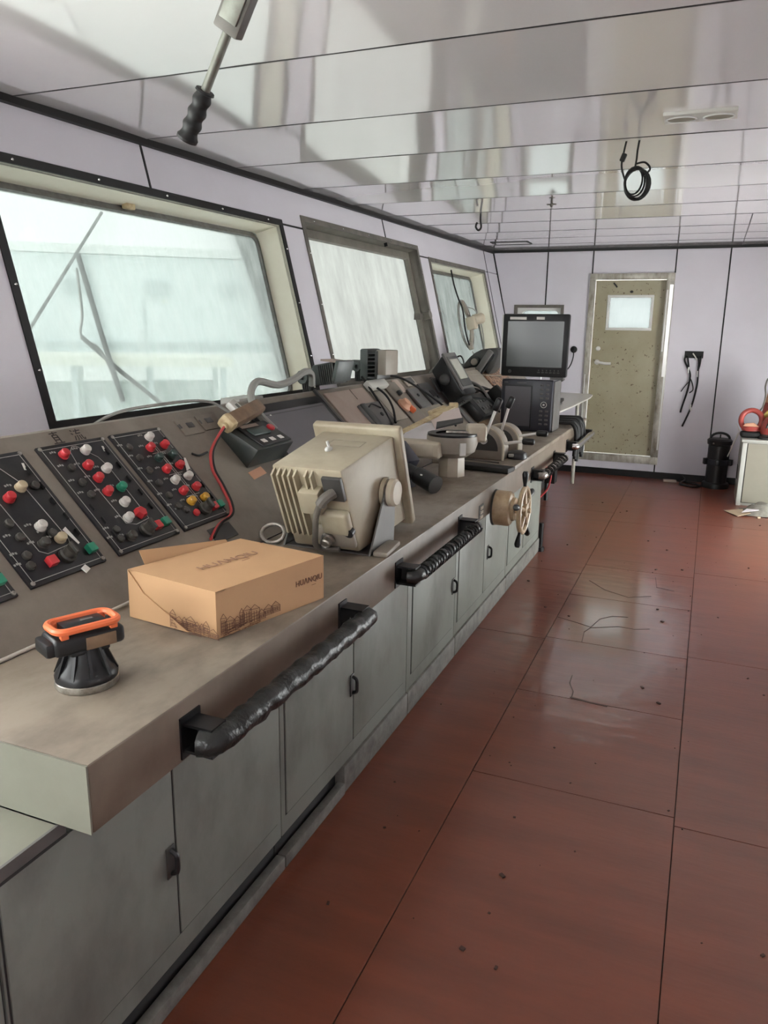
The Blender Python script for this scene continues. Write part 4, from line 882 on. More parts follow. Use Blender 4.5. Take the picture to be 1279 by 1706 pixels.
MB().lathe([(0, 0), (0.016, 0), (0.016, 0.02), (0, 0.022)], bp(0.112, -0.062, 0.010), bn, 14).build('plug', 'black_plastic', t)
MB().tube(bez([bp(0.085, 0.085, 0.012), bp(0.062, 0.078, 0.048), bp(0.035, 0.030, 0.060), bp(0.014, -0.04, 0.058), bp(-0.004, -0.105, 0.05), bp(0.004, -0.136, 0.03), bp(0.06, -0.142, 0.02)], 7), [0.017] * 10 + [0.010] * 33, 10).build('signal_cable', 'old_steel', t)
MB().ball(V((-1.115, 2.22, 1.113)), 0.013, (0.8, 1.6, 0.8)).tube([V((-1.11, 2.22, 1.112)), V((-1.118, 2.215, 1.140))], 0.005, 6).build('paint_blob', 'white_frame', t)
MB().strip([(-1.15, 2.27, 1.1185), (-1.03, 2.27, 1.1185), (-1.03, 2.33, 1.127), (-1.15, 2.33, 1.127), (-1.15, 2.27, 1.1185)], 0.002, (0, -0.15, 1)).build('plate_outline', 'beige_dim', t)
KN = V((-0.972, 2.362, 0.958))
for sx, x0, kx in ((1, xb + 0.012, 1), (-1, xa - 0.03, -1)):
    kb = V((x0 + (0.002 if sx > 0 else -0.002), KN.y, KN.z))
    MB().lathe([(0, 0), (0.050, 0), (0.050, 0.014), (0, 0.014)], kb - fx * sx * 0.004, fx * sx, 28).build('pivot_boss', 'radar_grey', t)
    px = kb.x + 0.012 * sx
    MB().prism([(px, KN.y - 0.030, KN.z + 0.030), (px, KN.y + 0.020, KN.z + 0.040), (px, KN.y + 0.045, KN.z - 0.02), (px, 2.400, CT + 0.02), (px, 2.400, CT + 0.002), (px, 2.195, CT + 0.002), (px, 2.205, CT + 0.02)], fx * 0.006 * sx).build('yoke_arm', 'grey_plastic', t)
    MB().lathe([(0, 0), (0.047, 0), (0.047, 0.018), (0.040, 0.026), (0, 0.028)], V((px, KN.y, KN.z)) + fx * sx * 0.006, fx * sx, 28).build('clamp_knob', 'beige_plastic', t)
MB().aabb((xa - 0.04, 2.200, CT + 0.001), (xb + 0.025, 2.395, CT + 0.006)).build('yoke_base', 'grey_plastic', t)
MB().box((-0.930, 2.28, CT + 0.010), (0.05, 0.16, 0.018), rot('Z', 6), 0.006).build('dust_heap', 'beige_dim', t)
rg = MB().tube([V((-1.33 + 0.045 * math.cos(a), 2.22 + 0.02 * math.sin(a), CT + 0.03 + 0.028 * math.sin(a))) for a in [i * 0.4488 for i in range(14)]], 0.007, 8, closed=True).build('metal_ring', 'worn_steel'); tag(rg, 'small metal cable ring lying at the slope foot by the display', 'ring')

# reading head with two beige arms on a pedestal
PC = V((-1.155, 3.68, CT + 0.0008))
t = thing('compass_reader', 'beige compass reading head with two blunt arms on an octagonal pedestal', 'compass', PC)
MB().lathe([(0, 0), (0.070, 0), (0.066, 0.10), (0, 0.10)], PC, (0, 0, 1), 8).build('pedestal', 'beige_plastic', t, ang=20)
MB().lathe([(0, 0.098), (0.075, 0.098), (0.115, 0.125), (0.128, 0.165), (0.128, 0.205), (0, 0.207)], PC, (0, 0, 1), 28).build('bowl', 'beige_dim', t)
MB().box(PC + V((-0.135, -0.105, 0.142)), (0.235, 0.115, 0.082), rot('Z', 4), 0.016, 3).build('arm', 'beige_plastic', t)
MB().box(PC + V((-0.14, -0.1645, 0.142)), (0.19, 0.003, 0.060), rot('Z', 4), 0.001).build('arm_plate', 'beige_plastic', t)
MB().box(PC + V((0.105, 0.06, 0.215)), (0.10, 0.11, 0.085), rot('Z', 20), 0.014, 3).build('arm', 'beige_plastic', t)
MB().lathe([(0.09, 0.205), (0.125, 0.205), (0.125, 0.216), (0.085, 0.216), (0.085, 0.207), (0, 0.207)], PC, (0, 0, 1), 28).build('rim', 'black_plastic', t)
MB().box(PC + V((0.03, -0.02, 0.222)), (0.11, 0.03, 0.012), rot('Z', 14), 0.003).build('rule', 'worn_steel', t)
MB().box(PC + V((0.085, -0.098, 0.15)), (0.03, 0.01, 0.06), rot('Z', 40)).build('scale_plate', 'white_frame', t)
# open papers
t = thing('chart_papers', 'open white sheets on a yellowed ruler across the slope behind the display', 'papers', S(3.9, 0.16))
MB().prism([(-1.47, 3.70, 0.905), (-1.29, 3.70, 0.945), (-1.27, 3.95, 1.01), (-1.47, 3.95, 0.985)], (0, 0, 0.003)).build('sheet', 'paper', t)
MB().prism([(-1.27, 3.76, 0.985), (-1.15, 3.84, 1.030), (-1.22, 3.98, 1.085), (-1.38, 3.96, 1.03)], (0, 0, 0.003)).build('raised_sheet', 'paper_pink', t)
MB().prism([(-1.25, 3.70, 1.000), (-1.12, 3.74, 1.036), (-1.13, 3.77, 1.050), (-1.26, 3.74, 1.024)], (0, 0, 0.010)).build('folder_edge', 'dark_grey', t)
MB().prism([(-1.51, 3.58, 0.932), (-1.48, 3.58, 0.932), (-1.26, 4.05, 1.075), (-1.29, 4.07, 1.085)], (0, 0, 0.008)).build('ruler', 'yellowed', t)
MB().box((-1.36, 4.05, 1.055), (0.10, 0.07, 0.03), rot('Z', 35) @ rot('Y', -20), 0.006).box((-1.28, 4.08, 1.088), (0.05, 0.04, 0.03), rot('Z', 20), 0.006).build('crumpled_tape', 'yellowed', t)
# black torch tube
T0, T1 = V((-1.29, 3.32, 0.872)), V((-1.085, 3.22, 0.815))
ax = (T1 - T0).normalized()
t = thing('black_tube', 'black open ended tube lying under the beige reading head', 'tube', T0)
MB().lathe([(0, 0), (0.030, 0), (0.032, 0.11), (0.040, 0.12), (0.042, 0.235), (0.036, 0.237), (0.034, 0.15), (0, 0.15)], T0, ax, 24).build('barrel', 'black_plastic', t)
MB().lathe([(0.036, 0.2365), (0.0425, 0.2365), (0.0425, 0.240), (0.036, 0.240)], T0, ax, 24).build('end_ring', 'dark_grey', t)
MB().box(T0 + ax * 0.15 + V((0.01, -0.041, 0.004)), (0.012, 0.002, 0.040), rot('Z', -20)).build('label', 'white_sticker', t)
MB().box((-1.29, 3.36, 0.905), (0.14, 0.07, 0.09), rot('Z', -30) @ rot('Y', 35), 0.01).box((-1.27, 3.30, 0.798), (0.11, 0.06, 0.035), rot('Z', -25)).build('holder', 'navy_plastic', t)
MB().tube(bez([(-1.40, 3.22, 0.80), (-1.30, 3.16, 0.81), (-1.22, 3.17, 0.80)], 5), 0.006, 6).build('bracket_wire', 'worn_steel', t)
bk = MB().cyl((-1.165, 2.98, CT), (-1.165, 2.98, CT + 0.016), 0.024, 18, 0.003).build('round_stopper', 'black_plastic'); tag(bk, 'small round black stopper lying on the desk beside the display', 'cap')
for x, y, hh, lab in ((-1.20, 2.80, 0.035, 'short dark stud on the desk nearest the display knob'), (-1.215, 2.93, 0.028, 'short dark stud on the desk nearer the black tube')):
    o = MB().cyl((x, y, CT), (x, y, CT + hh), 0.006, 8).cyl((x, y, CT), (x, y, CT + 0.006), 0.011, 8).build('desk_stud', 'black_plastic'); tag(o, lab, 'stud')

# two lever engine control
t = thing('engine_control', 'twin quadrant engine control with upright and level black knobbed levers', 'control lever', (-1.10, 4.3, CT + 0.022))
zb_ = CT + 0.0228
def quad_prof(y, x0, x1, zt): 
    n = 14; pts = [(x0, y, zb_), (x1, y, zb_), (x1, y, zb_ + 0.06)]
    cx, r = (x0 + x1) / 2, (x1 - x0) / 2
    for k in range(n + 1):
        a = math.pi * k / n; pts.append((cx + r * math.cos(a), y, zb_ + 0.06 + (zt - zb_ - 0.06) * math.sin(a)))
    pts.append((x0, y, zb_ + 0.06)); return pts
for y, x0, x1, zt, lt, kn in ((4.10, -1.215, -0.995, 0.975, (-1.045, 1.075), (-0.895, 0.905)), (4.42, -1.195, -0.985, 0.958, (-1.050, 1.060), (-0.885, 0.912))):
    MB().prism(quad_prof(y, x0, x1, zt), (0, 0.12, 0), 0.006).build('quadrant_housing', 'beige_dim', t)
    cx, r = (x0 + x1) / 2, (x1 - x0) / 2
    arc = [V((cx + (r - 0.002) * math.cos(a), y + 0.003, zb_ + 0.06 + (zt - zb_ - 0.062) * math.sin(a))) for a in [math.pi * k / 20 for k in range(21)]]
    MB().tube([V((arc[0].x, y + 0.003, zb_))] + arc, 0.008, 6).build('edge_band', 'beige_plastic', t)
    arc2 = [V((cx + (r - 0.03) * math.cos(a), y - 0.001, zb_ + 0.05 + (zt - zb_ - 0.08) * math.sin(a))) for a in [math.pi * k / 16 for k in range(17)]]
    MB().prism([(p.x, p.y, p.z) for p in arc2], (0, 0.004, 0)).build('dial_face', 'dark_grey', t)
    P0 = V((cx + 0.0, y - 0.012, zb_ + 0.105)); P1 = V((lt[0], y - 0.012, lt[1]))
    MB().cyl(P0, P1, 0.008, 10).lathe([(0, 0), (0.02, 0), (0.02, 0.012), (0, 0.012)], P0 + V((0, 0.01, 0)), (0, -1, 0), 14).build('upright_lever', 'bright_metal', t)
    MB().box(P1 + (P1 - P0).normalized() * 0.03, (0.038, 0.032, 0.075), rot('Y', 22), 0.013, 3).build('lever_knob', 'black_plastic', t)
    Q0 = V((x1 - 0.03, y + 0.05, zb_ + 0.085)); Q1 = V((kn[0], y + 0.05, kn[1]))
    MB().cyl(Q0, Q1, 0.0085, 10).build('level_lever', 'bright_metal', t)
    MB().box(Q1 + V((0.025, 0, 0.0)), (0.070, 0.032, 0.036), rot('Y', 0), 0.013, 3).build('lever_knob', 'black_plastic', t)
dv = thing('round_stand', 'low round black base under the level lever knob', 'base', (-0.89, 4.2, CT + 0.022))
MB().lathe([(0, 0), (0.055, 0), (0.058, 0.012), (0.050, 0.034), (0.030, 0.044), (0, 0.046)], (-0.945, 4.22, CT + 0.0228), (0, 0, 1), 24).build('body', 'black_plastic', dv)
MB().box((-0.965, 4.165, CT + 0.045), (0.03, 0.012, 0.018), rot('Z', 20), 0.003).build('chrome_catch', 'worn_steel', dv)
ms = MB().box((-1.075, 3.900, CT + 0.0152), (0.37, 0.10, 0.028), rot('Z', -7), 0.008).build('rubber_mat', 'black_rubber'); tag(ms, 'black rubber strip lying across the desk before the engine control', 'mat')
o = MB().tube(bez([(-1.25, 3.90, CT + 0.05), (-1.12, 3.93, CT + 0.045), (-0.98, 3.96, CT + 0.035)], 4), 0.005, 6).build('loose_rod', 'old_steel'); tag(o, 'thin dark rod lying over the rubber strip on the desk', 'rod')

# steering wheel on the fascia
HC = V((CF, 3.585, 0.655))
t = thing('steering_wheel', 'small cream spoked steering wheel with black handles on the desk front', 'steering wheel', HC)
MB().lathe([(0, 0), (0.085, 0), (0.085, 0.075), (0.078, 0.085), (0.058, 0.090), (0.055, 0.105), (0, 0.105)], HC, (1, 0, 0), 30).build('hub_drum', 'wheel_cream', t)
MB().lathe([(0.0853, 0.000), (0.088, 0.000), (0.088, 0.010), (0.0853, 0.010)], HC, (1, 0, 0), 30).build('drum_flange', 'dark_grey', t)
WC = HC + V((0.145, 0, 0))
ring_ = [WC + V((0, 0.107 * math.cos(a), 0.107 * math.sin(a))) for a in [2 * math.pi * k / 40 for k in range(40)]]
MB().tube(ring_, 0.0125, 10, closed=True).build('rim', 'wheel_cream', t)
MB().lathe([(0, -0.045), (0.020, -0.045), (0.020, 0.0), (0.034, 0.0), (0.034, 0.018), (0.012, 0.022), (0.012, 0.034), (0, 0.036)], WC, (1, 0, 0), 20).build('hub', 'wheel_cream', t)
for k in range(5):
    a = math.radians(92 + 72 * k); d = V((0, math.cos(a), math.sin(a)))
    MB().tube([WC + d * 0.02 + V((0.006, 0, 0)), WC + d * 0.107], 0.010, 8).build('spoke', 'wheel_cream', t)
    MB().lathe([(0, 0), (0.008, 0), (0.009, 0.012), (0.014, 0.040), (0.016, 0.060), (0.011, 0.072), (0, 0.074)], WC + d * 0.117, d, 14).build('handle', 'black_plastic', t)
MB().aabb((CF, 3.30, 0.650), (CF + 0.003, 3.375, 0.720)).build('switch_plate', 'dark_grey', wt)
for k in range(3): MB().aabb((CF + 0.003, 3.315, 0.655 + k * 0.021), (CF + 0.006, 3.36, 0.669 + k * 0.021)).build('rating_tag', 'beige_plastic', wt)

# two small deck floodlights on the ridge
def flood(c, rz, sc, lab, tilt=0, up_=0.0):
    R = rot('Z', rz) @ rot('Y', tilt) @ Matrix.Scale(sc, 3)
    t = thing('flood_light', lab, 'flood light', c, R)
    if up_ == 0: MB().box((0.055, 0, 0.005), (0.13, 0.11, 0.10), bev=0.012).build('housing', 'green_dark', t, local=True)
    else: MB().box((0.0, 0, 0.02), (0.06, 0.16, 0.19), bev=0.012).build('housing', 'flood_grey', t, local=True)
    b = MB()
    for k in range(7):
        if up_ == 0: b.box((0.035 + 0.012 * k, 0, 0.0), (0.004, 0.122, 0.092))
        else: b.box((0.055, 0, -0.055 + 0.024 * k), (0.055, 0.15, 0.007))
    b.build('cooling_fins', 'dark_grey', t, local=True)
    if up_ == 0: MB().box((0.135, 0, 0.008), (0.022, 0.13, 0.10), rot('Y', 24), 0.006).build('front_frame', 'flood_grey', t, local=True); MB().box((0.100, -0.004, 0.060), (0.10, 0.10, 0.008), rot('Y', 14)).build('lens_cover', 'pink_board', t, local=True)
    else: MB().box((0.120, 0, 0.035), (0.075, 0.15, 0.150), bev=0.008).build('lens_cover', 'beige_dim', t, local=True); MB().box((0.09, 0, 0.02), (0.02, 0.16, 0.17), bev=0.004).build('front_frame', 'dark_grey', t, local=True)
    MB().cyl((-0.13, 0, 0.01), (0.0, 0, 0.01), 0.034, 16, 0.006).build('rear_barrel', 'flood_grey', t, local=True)
    MB().lathe([(0.014, 0), (0.030, 0), (0.030, 0.022), (0.014, 0.022), (0.014, 0)], (-0.055, -0.055, 0.005), (0, -1, 0), 18).build('clamp_ring', 'flood_grey', t, local=True)
    b = MB().cyl((-0.055, -0.06, 0.005), (-0.055, -0.03, 0.005), 0.012, 10).box((-0.055, -0.04, -0.045), (0.05, 0.03, 0.075), bev=0.004)
    for k in range(4): b.box((-0.072 + 0.012 * k, -0.058, -0.05), (0.005, 0.01, 0.07))
    b.box((-0.03, 0, -0.075), (0.12, 0.08, 0.012), bev=0.003); b.build('mounting_clip', 'dark_grey', t, local=True)
    return t
flood(V((-1.83, 3.56, 1.253)), -10, 1.05, 'low dark floodlight at the ridge corner, tilted on its clip', -10)
flood(V((-1.80, 4.12, 1.275)), -8, 0.92, 'taller grey floodlight on the ridge with a square beige lens cover', 0, 1.0)
wp_ = MB().box(S(4.08, 0.555, 0.020), (0.25, 0.055, 0.036), SR, 0.006).build('white_pad', 'white_plastic'); tag(wp_, 'white pad under the taller floodlight on the ridge', 'pad')
for pts, lab in (([(-1.80, 3.98, 1.22), (-1.70, 3.94, 1.12), (-1.60, 3.88, 1.02), (-1.52, 3.80, 0.94), (-1.48, 3.74, 0.90)], 'black cable dropping from the floodlights across the dark meter'), ([(-1.79, 4.0, 1.20), (-1.69, 4.04, 1.13), (-1.62, 4.0, 1.06), (-1.56, 3.9, 0.985)], 'second black cable dropping beside the first, shorter'), ([(-1.74, 4.16, 1.22), (-1.66, 4.25, 1.20), (-1.52, 4.38, 1.09), (-1.42, 4.42, 1.00), (-1.36, 4.36, 0.93)], 'black cable sloping from the square floodlight towards the papers')):
    o = MB().tube(bez([V(p) + SN * 0.014 for p in pts], 6), 0.0065, 8).build('flood_cable', 'black_rubber'); tag(o, lab, 'cable')

# dark radio with a small screen on the slope
t = thing('marine_radio', 'black console radio with tilted grey display and side knob', 'radio', S(5.04, 0.43, 0.114), SR @ rot('X', 12))
MB().hexa([(-0.11, -0.15, -0.07), (0.11, -0.15, -0.07), (0.10, 0.12, -0.075), (-0.10, 0.12, -0.075), (-0.125, -0.125, 0.05), (0.125, -0.125, 0.05), (0.125, 0.165, 0.05), (-0.125, 0.165, 0.05)], 0.014, 2).build('case', 'black_plastic', t, local=True)
MB().box((0, 0.035, 0.058), (0.265, 0.28, 0.020), bev=0.010).build('face_frame', 'grey_plastic', t, local=True)
MB().box((0.0, 0.03, 0.0685), (0.215, 0.225, 0.004)).build('face', 'dark_grey', t, local=True)
MB().box((-0.005, 0.045, 0.072), (0.165, 0.150, 0.004)).build('display', 'screen_lcd', t, local=True)
MB().box((0, -0.115, 0.040), (0.24, 0.05, 0.055), bev=0.010).box((0, -0.150, -0.015), (0.21, 0.03, 0.085), bev=0.010).build('lower_lip', 'black_plastic', t, local=True)
b = MB()
for k in range(5): b.box((0, -0.168, -0.045 + 0.016 * k), (0.16, 0.006, 0.006))
b.build('speaker_slots', 'dark_grey', t, local=True)
for sx in (-1, 1): MB().lathe([(0, 0), (0.038, 0), (0.036, 0.020), (0.026, 0.026), (0, 0.028)], (0.112 * sx, 0.02, -0.012), (sx, 0, 0), 20).build('side_knob', 'dark_grey', t, local=True)
MB().box((0, 0.02, -0.088), (0.27, 0.10, 0.012)).build('mount', 'dark_grey', t, local=True)
# grey handset unit
pf = [(-1.98, 1.135), (-1.90, 1.20), (-1.845, 1.265), (-1.80, 1.305), (-1.74, 1.335), (-1.66, 1.348), (-1.605, 1.34), (-1.595, 1.30), (-1.625, 1.20), (-1.675, 1.13), (-1.745, 1.195), (-1.79, 1.205)]
t = thing('telephone_unit', 'grey tilted telephone unit with round dial knob beside the far window', 'telephone', (-1.78, 6.3, 1.06))
MB().prism([(x, 6.25, z) for x, z in pf], (0, 0.24, 0), 0.014).build('case', 'dark_grey', t)
MB().lathe([(0, 0), (0.045, 0), (0.043, 0.020), (0.034, 0.026), (0.032, 0.022), (0, 0.022)], (-1.79, 6.25, 1.235), (0, -1, 0), 24).build('dial_knob', 'green_dark', t)
MB().lathe([(0, 0), (0.028, 0), (0.028, 0.006), (0, 0.006)], (-1.79, 6.228, 1.235), (0, -1, 0), 20).build('knob_face', 'beige_dim', t)
ha = V((-1.80, 6.225, 1.10)); hb = V((-1.655, 6.225, 1.325)); hd = (hb - ha).normalized(); HR = R3(hd, V((0, 1, 0)), hd.cross(V((0, 1, 0))))
MB().box((ha + hb) / 2 + V((0.005, 0, 0)), (0.27, 0.05, 0.050), HR, 0.012, 3).box(ha + hd * 0.03, (0.06, 0.07, 0.06), HR, 0.014).build('handset', 'grey_plastic', t)
MB().box((ha + hb) / 2 + V((0.032, 0.02, -0.018)), (0.25, 0.05, 0.016), HR, 0.004).build('handset_groove', 'black_plastic', t)
MB().tube(bez([(-1.93, 6.26, 1.15), (-1.95, 6.2, 1.24), (-1.90, 6.2, 1.28), (-1.87, 6.2, 1.22), (-1.90, 6.2, 1.18)], 6), 0.007, 6).ball((-1.895, 6.2, 1.20), 0.025, (1, 0.7, 0.8)).build('clip', 'dark_grey', t)
o = MB().tube(bez([(-1.92, 6.2, 1.21), (-2.02, 6.15, 1.215), (-2.10, 6.1, 1.18), (-2.14, 6.05, 1.10)], 6), 0.005, 6).build('thin_cable', 'cable_grey'); tag(o, 'thin grey cable arching from the telephone unit to the sill', 'cable')
o = MB().tube([(-1.86, 5.9, 1.155), (-1.4, 5.62, 1.165)], 0.0025, 5).build('taut_string', 'cable_white'); tag(o, 'thin taut string between the telephone unit and the upper screen', 'string')

# stacked screens
def scr(name, lab, x0, x1, z0, z1, y, dep, m): 
    t = thing(name, lab, 'screen', ((x0 + x1) / 2, y, z0)); MB().aabb((x0, y, z0), (x1, y + 0.05, z1), 0.012).build('bezel', m, t)
    MB().hexa([(x0 + 0.02, y + 0.05, z0 + 0.02), (x1 - 0.02, y + 0.05, z0 + 0.02), (x1 - 0.02, y + 0.05, z1 - 0.02), (x0 + 0.02, y + 0.05, z1 - 0.02), (x0 + 0.06, y + dep, z0 + 0.06), (x1 - 0.06, y + dep, z0 + 0.06), (x1 - 0.06, y + dep, z1 - 0.05), (x0 + 0.06, y + dep, z1 - 0.05)], 0.008).build('rear_shell', 'dark_grey', t)
    return t
ym = 5.43
um = scr('upper_screen', 'flat black square screen standing on top of the plotter', -1.365, -0.905, 1.178, 1.604, ym, 0.14, 'black_plastic')
MB().aabb((-1.327, ym - 0.002, 1.245), (-0.940, ym + 0.004, 1.555)).build('screen', 'screen_grey', um)
MB().aabb((-1.315, ym - 0.002, 1.565), (-1.20, ym + 0.002, 1.583)).aabb((-1.13, ym - 0.002, 1.566), (-1.075, ym + 0.002, 1.584)).build('sticker', 'white_sticker', um)
b = MB(); 
for k in range(6): b.aabb((-1.105 + k * 0.027, ym - 0.003, 1.205), (-1.088 + k * 0.027, ym, 1.213)).aabb((-1.100 + k * 0.027, ym - 0.003, 1.219), (-1.093 + k * 0.027, ym, 1.228))
b.build('buttons', 'dark_grey', um)
MB().lathe([(0, 0), (0.012, 0), (0.010, 0.006), (0, 0.006)], (-1.30, ym, 1.212), (0, -1, 0), 14).build('power_knob', 'dark_grey', um)
MB().aabb((-1.372, ym + 0.005, 1.19), (-1.362, ym + 0.05, 1.595)).build('edge_glint', 'white_frame', um)  # white strip paints the light caught along the screen's edge
lp = scr('chart_plotter', 'navy plotter with blank portrait screen and a column of keys', -1.345, -0.985, CT + 0.024, 1.160, ym - 0.03, 0.30, 'navy_plastic')
yp = ym - 0.03
MB().aabb((-1.318, yp - 0.002, 0.835), (-1.135, yp + 0.004, 1.110)).build('screen', 'screen_dust', lp)
MB().aabb((-1.34, yp - 0.003, 1.113), (-1.13, yp + 0.002, 1.123)).aabb((-1.132, yp - 0.003, 0.82), (-1.124, yp + 0.002, 1.12)).build('screen_shade', 'black_plastic', lp)
MB().aabb((-1.325, yp - 0.003, 1.134), (-1.30, yp, 1.141)).aabb((-1.235, yp - 0.003, 1.134), (-1.17, yp, 1.139)).build('brand_strip', 'grey_plastic', lp)
MB().aabb((-1.0, yp + 0.03, CT + 0.024), (-0.975, yp + 0.28, 1.15), 0.004).build('side_cheek', 'grey_plastic', lp)
for r_ in range(10):
    z = 1.125 - r_ * 0.030
    if r_ in (4, 5): continue
    for c_ in range(2):
        MB().aabb((-1.070 + c_ * 0.040, yp - 0.005, z - 0.006), (-1.048 + c_ * 0.040, yp + 0.002, z + 0.006), 0.0015).build('key', 'grey_plastic', lp)
MB().tube([V((-1.041 + 0.020 * math.cos(a), yp - 0.002, 0.990 + 0.020 * math.sin(a))) for a in [2 * math.pi * k / 20 for k in range(20)]], 0.0022, 6, closed=True).aabb((-1.047, yp - 0.004, 0.984), (-1.035, yp, 0.996)).build('cursor_ring', 'white_sticker', lp)
o = MB().tube(bez([(-0.955, ym + 0.05, 1.18), (-0.93, ym + 0.07, 1.165), (-0.95, ym + 0.10, 1.15)], 5), 0.006, 6).aabb((-1.02, ym + 0.03, 1.160), (-0.93, ym + 0.09, 1.177)).build('screen_foot', 'grey_plastic', um)
# keypad box and cable tangle
t = thing('keypad_box', 'dusty dark keypad box low on the slope before the plotter', 'keypad', S(5.36, 0.215, 0.0112), SR)
MB().box((0, 0, 0.03), (0.40, 0.20, 0.06), bev=0.010).build('case', 'black_plastic', t, local=True)
MB().box((0.02, 0.0, 0.062), (0.30, 0.16, 0.006)).build('face', 'dark_grey', t, local=True)
for i in range(4):
    for j in range(2): MB().box((-0.08 + 0.065 * i, -0.035 + 0.06 * j, 0.068), (0.040, 0.024, 0.010), bev=0.003).build('key', 'grey_plastic' if (i + j) % 3 else 'dim_button', t, local=True)
rc = random.Random(11)
for k, (pts, lab) in enumerate((([S(5.25, 0.40, 0.05), S(5.35, 0.34, 0.10), S(5.5, 0.30, 0.09), S(5.7, 0.22, 0.04)], 'black cable hanging from under the radio'), ([S(5.2, 0.33, 0.04), S(5.3, 0.25, 0.10), S(5.42, 0.2, 0.12), S(5.62, 0.12, 0.06)], 'black cable crossing over the keypad box'),
      ([S(5.5, 0.44, 0.03), S(5.62, 0.38, 0.06), S(5.85, 0.34, 0.05), S(6.1, 0.26, 0.03)], 'thick black cable slanting across the pink lower board'), ([S(5.55, 0.34, 0.04), S(5.7, 0.31, 0.09), S(5.9, 0.25, 0.08), S(6.0, 0.15, 0.04)], 'black cable sagging behind the keypad box'), ([S(5.3, 0.39, 0.03), S(5.42, 0.42, 0.08), S(5.52, 0.34, 0.10), S(5.56, 0.22, 0.08), S(5.6, 0.14, 0.05)], 'grey cable looped between radio and keypad box'))):
    o = MB().tube(bez(pts, 6), 0.008 if k != 4 else 0.012, 8).build('slope_cable', 'black_rubber' if k != 4 else 'cable_grey'); tag(o, lab, 'cable')
o = MB().box(S(5.72, 0.22, 0.09), (0.07, 0.16, 0.14), SR, 0.02).build('black_plug', 'black_rubber'); tag(o, 'bulky black plug block beside the plotter', 'plug')

# thick black hoses behind the plotter and the side table
t = thing('hose_bundle', 'bundle of thick black hoses drooping behind the plotter', 'hoses', (-1.0, 6.0, CT))
for k in range(6):
    dz = 0.035 * k; dy = 0.05 * (k % 3)
    dz = 0.005 * (k % 2); dy = 0.075 * k; MB().tube(bez([(-1.28, 5.74 + dy, 0.822), (-1.10, 5.76 + dy, 0.828 + dz), (-0.95, 5.78 + dy, 0.830 + dz), (-0.900, 5.79 + dy, 0.826 + dz), (-0.872, 5.80 + dy + 0.02 * math.sin(k * 2), 0.782 + dz), (-0.868 + 0.004 * math.sin(k * 3), 5.82 + dy, 0.71), (-0.874, 5.83 + dy + 0.03 * math.sin(k * 5), 0.58 - 0.03 * (k % 3))], 6), 0.014, 10).build('hose', 'black_rubber', t)
MB().box((-1.20, 6.22, 0.8155), (0.16, 0.10, 0.034), bev=0.006).build('cable_saddle', 'black_plastic', t)
t = thing('side_table', 'white topped side table with a rounded outer corner past the screens', 'table', (-1.3, 7.2, 0))
pts = [(-1.41, 5.76), (-1.195, 5.76), (-1.14, 5.85), (-1.085, 6.0), (-1.055, 6.2), (-1.037, 6.68), (-1.028, 7.65), (-1.05, 7.95), (-1.10, 8.05), (-1.41, 8.05)]
MB().prism([(x, y, 0.861) for x, y in pts], (0, 0, 0.014), 0.003).build('top', 'table_white', t)
MB().cyl((-1.16, 7.75, 0), (-1.16, 7.75, 0.85), 0.018, 10).build('leg', 'alu_frame', t); MB().cyl((-1.25, 6.85, 0), (-1.25, 6.85, 0.85), 0.018, 10).build('leg', 'black_plastic', t)
t = thing('radio_case', 'flat black and red case lying on the side table', 'case', (-1.25, 6.55, 0.875))
MB().box((-1.25, 6.55, 0.8965), (0.24, 0.42, 0.040), rot('Z', 4), 0.008).build('body', 'black_plastic', t)
MB().box((-1.26, 6.57, 0.9225), (0.20, 0.36, 0.012), rot('Z', 4), 0.004).build('lid', 'white_plastic', t)
MB().box((-1.150, 6.335, 0.895), (0.06, 0.012, 0.030), rot('Z', 4), 0.003).build('red_latch', 'red_button', t)
MB().box((-1.130, 6.55, 0.920), (0.035, 0.34, 0.026), rot('Z', 4), 0.006).build('grip', 'black_rubber', t)
o = MB().tube(bez([(-0.985, 5.186, 0.61), (-0.935, 5.25, 0.55), (-0.945, 5.24, 0.44), (-0.985, 5.186, 0.38)], 6), 0.006, 6).build('red_wire_loop', 'cable_red'); tag(o, 'dark red wire loop hanging at the far cabinet end', 'wire')
o = MB().cyl((CX + 0.012, 5.185, 0.02), (CX + 0.012, 5.185, 0.20), 0.016, 10).cyl((CX + 0.012, 5.185, 0), (CX + 0.012, 5.185, 0.03), 0.028, 10).build('door_stop', 'black_plastic'); tag(o, 'small black foot post at the far lower cabinet corner', 'post')
o = MB().box((-0.99, 5.45, 0.30), (0.16, 0.12, 0.60), bev=0.01).build('pump_case', 'dark_grey') if False else None

# window three: clear view fan motor
WR = R3(V((0.036, 1, 0)).normalized(), V((-0.243, 0.0, 0.970)).normalized(), WN)
fcn = wl(7.36, 1.56, -0.10)
t = thing('clear_view_motor', 'round wire ring with beige motor fixed inside the smallest window', 'motor', fcn)
rp = lambda a, r, h_=0.0, sy=1.0: fcn + V((0.036, 1, 0)).normalized() * (r * math.cos(a)) + V((-0.243, 0, 0.970)) * (r * sy * math.sin(a)) + WN * h_
MB().tube([rp(2 * math.pi * k / 36, 0.175, 0.0, 1.3) for k in range(36)], 0.013, 8, closed=True).build('ring', 'cable_grey', t)
MB().tube(bez([rp(1.5, 0.175, 0, 1.3), rp(1.55, 0.08, 0.03, 1.3), rp(1.57, 0.0, 0.05), rp(4.7, 0.10, 0.03, 1.3), rp(4.6, 0.175, 0.0, 1.3)], 5), 0.020, 8).build('bracket', 'beige_dim', t)
MB().box(fcn + WN * 0.06, (0.11, 0.12, 0.09), WR, 0.016).build('motor_block', 'beige_plastic', t)
md = (WN + V((0, 0.9, 0))).normalized()
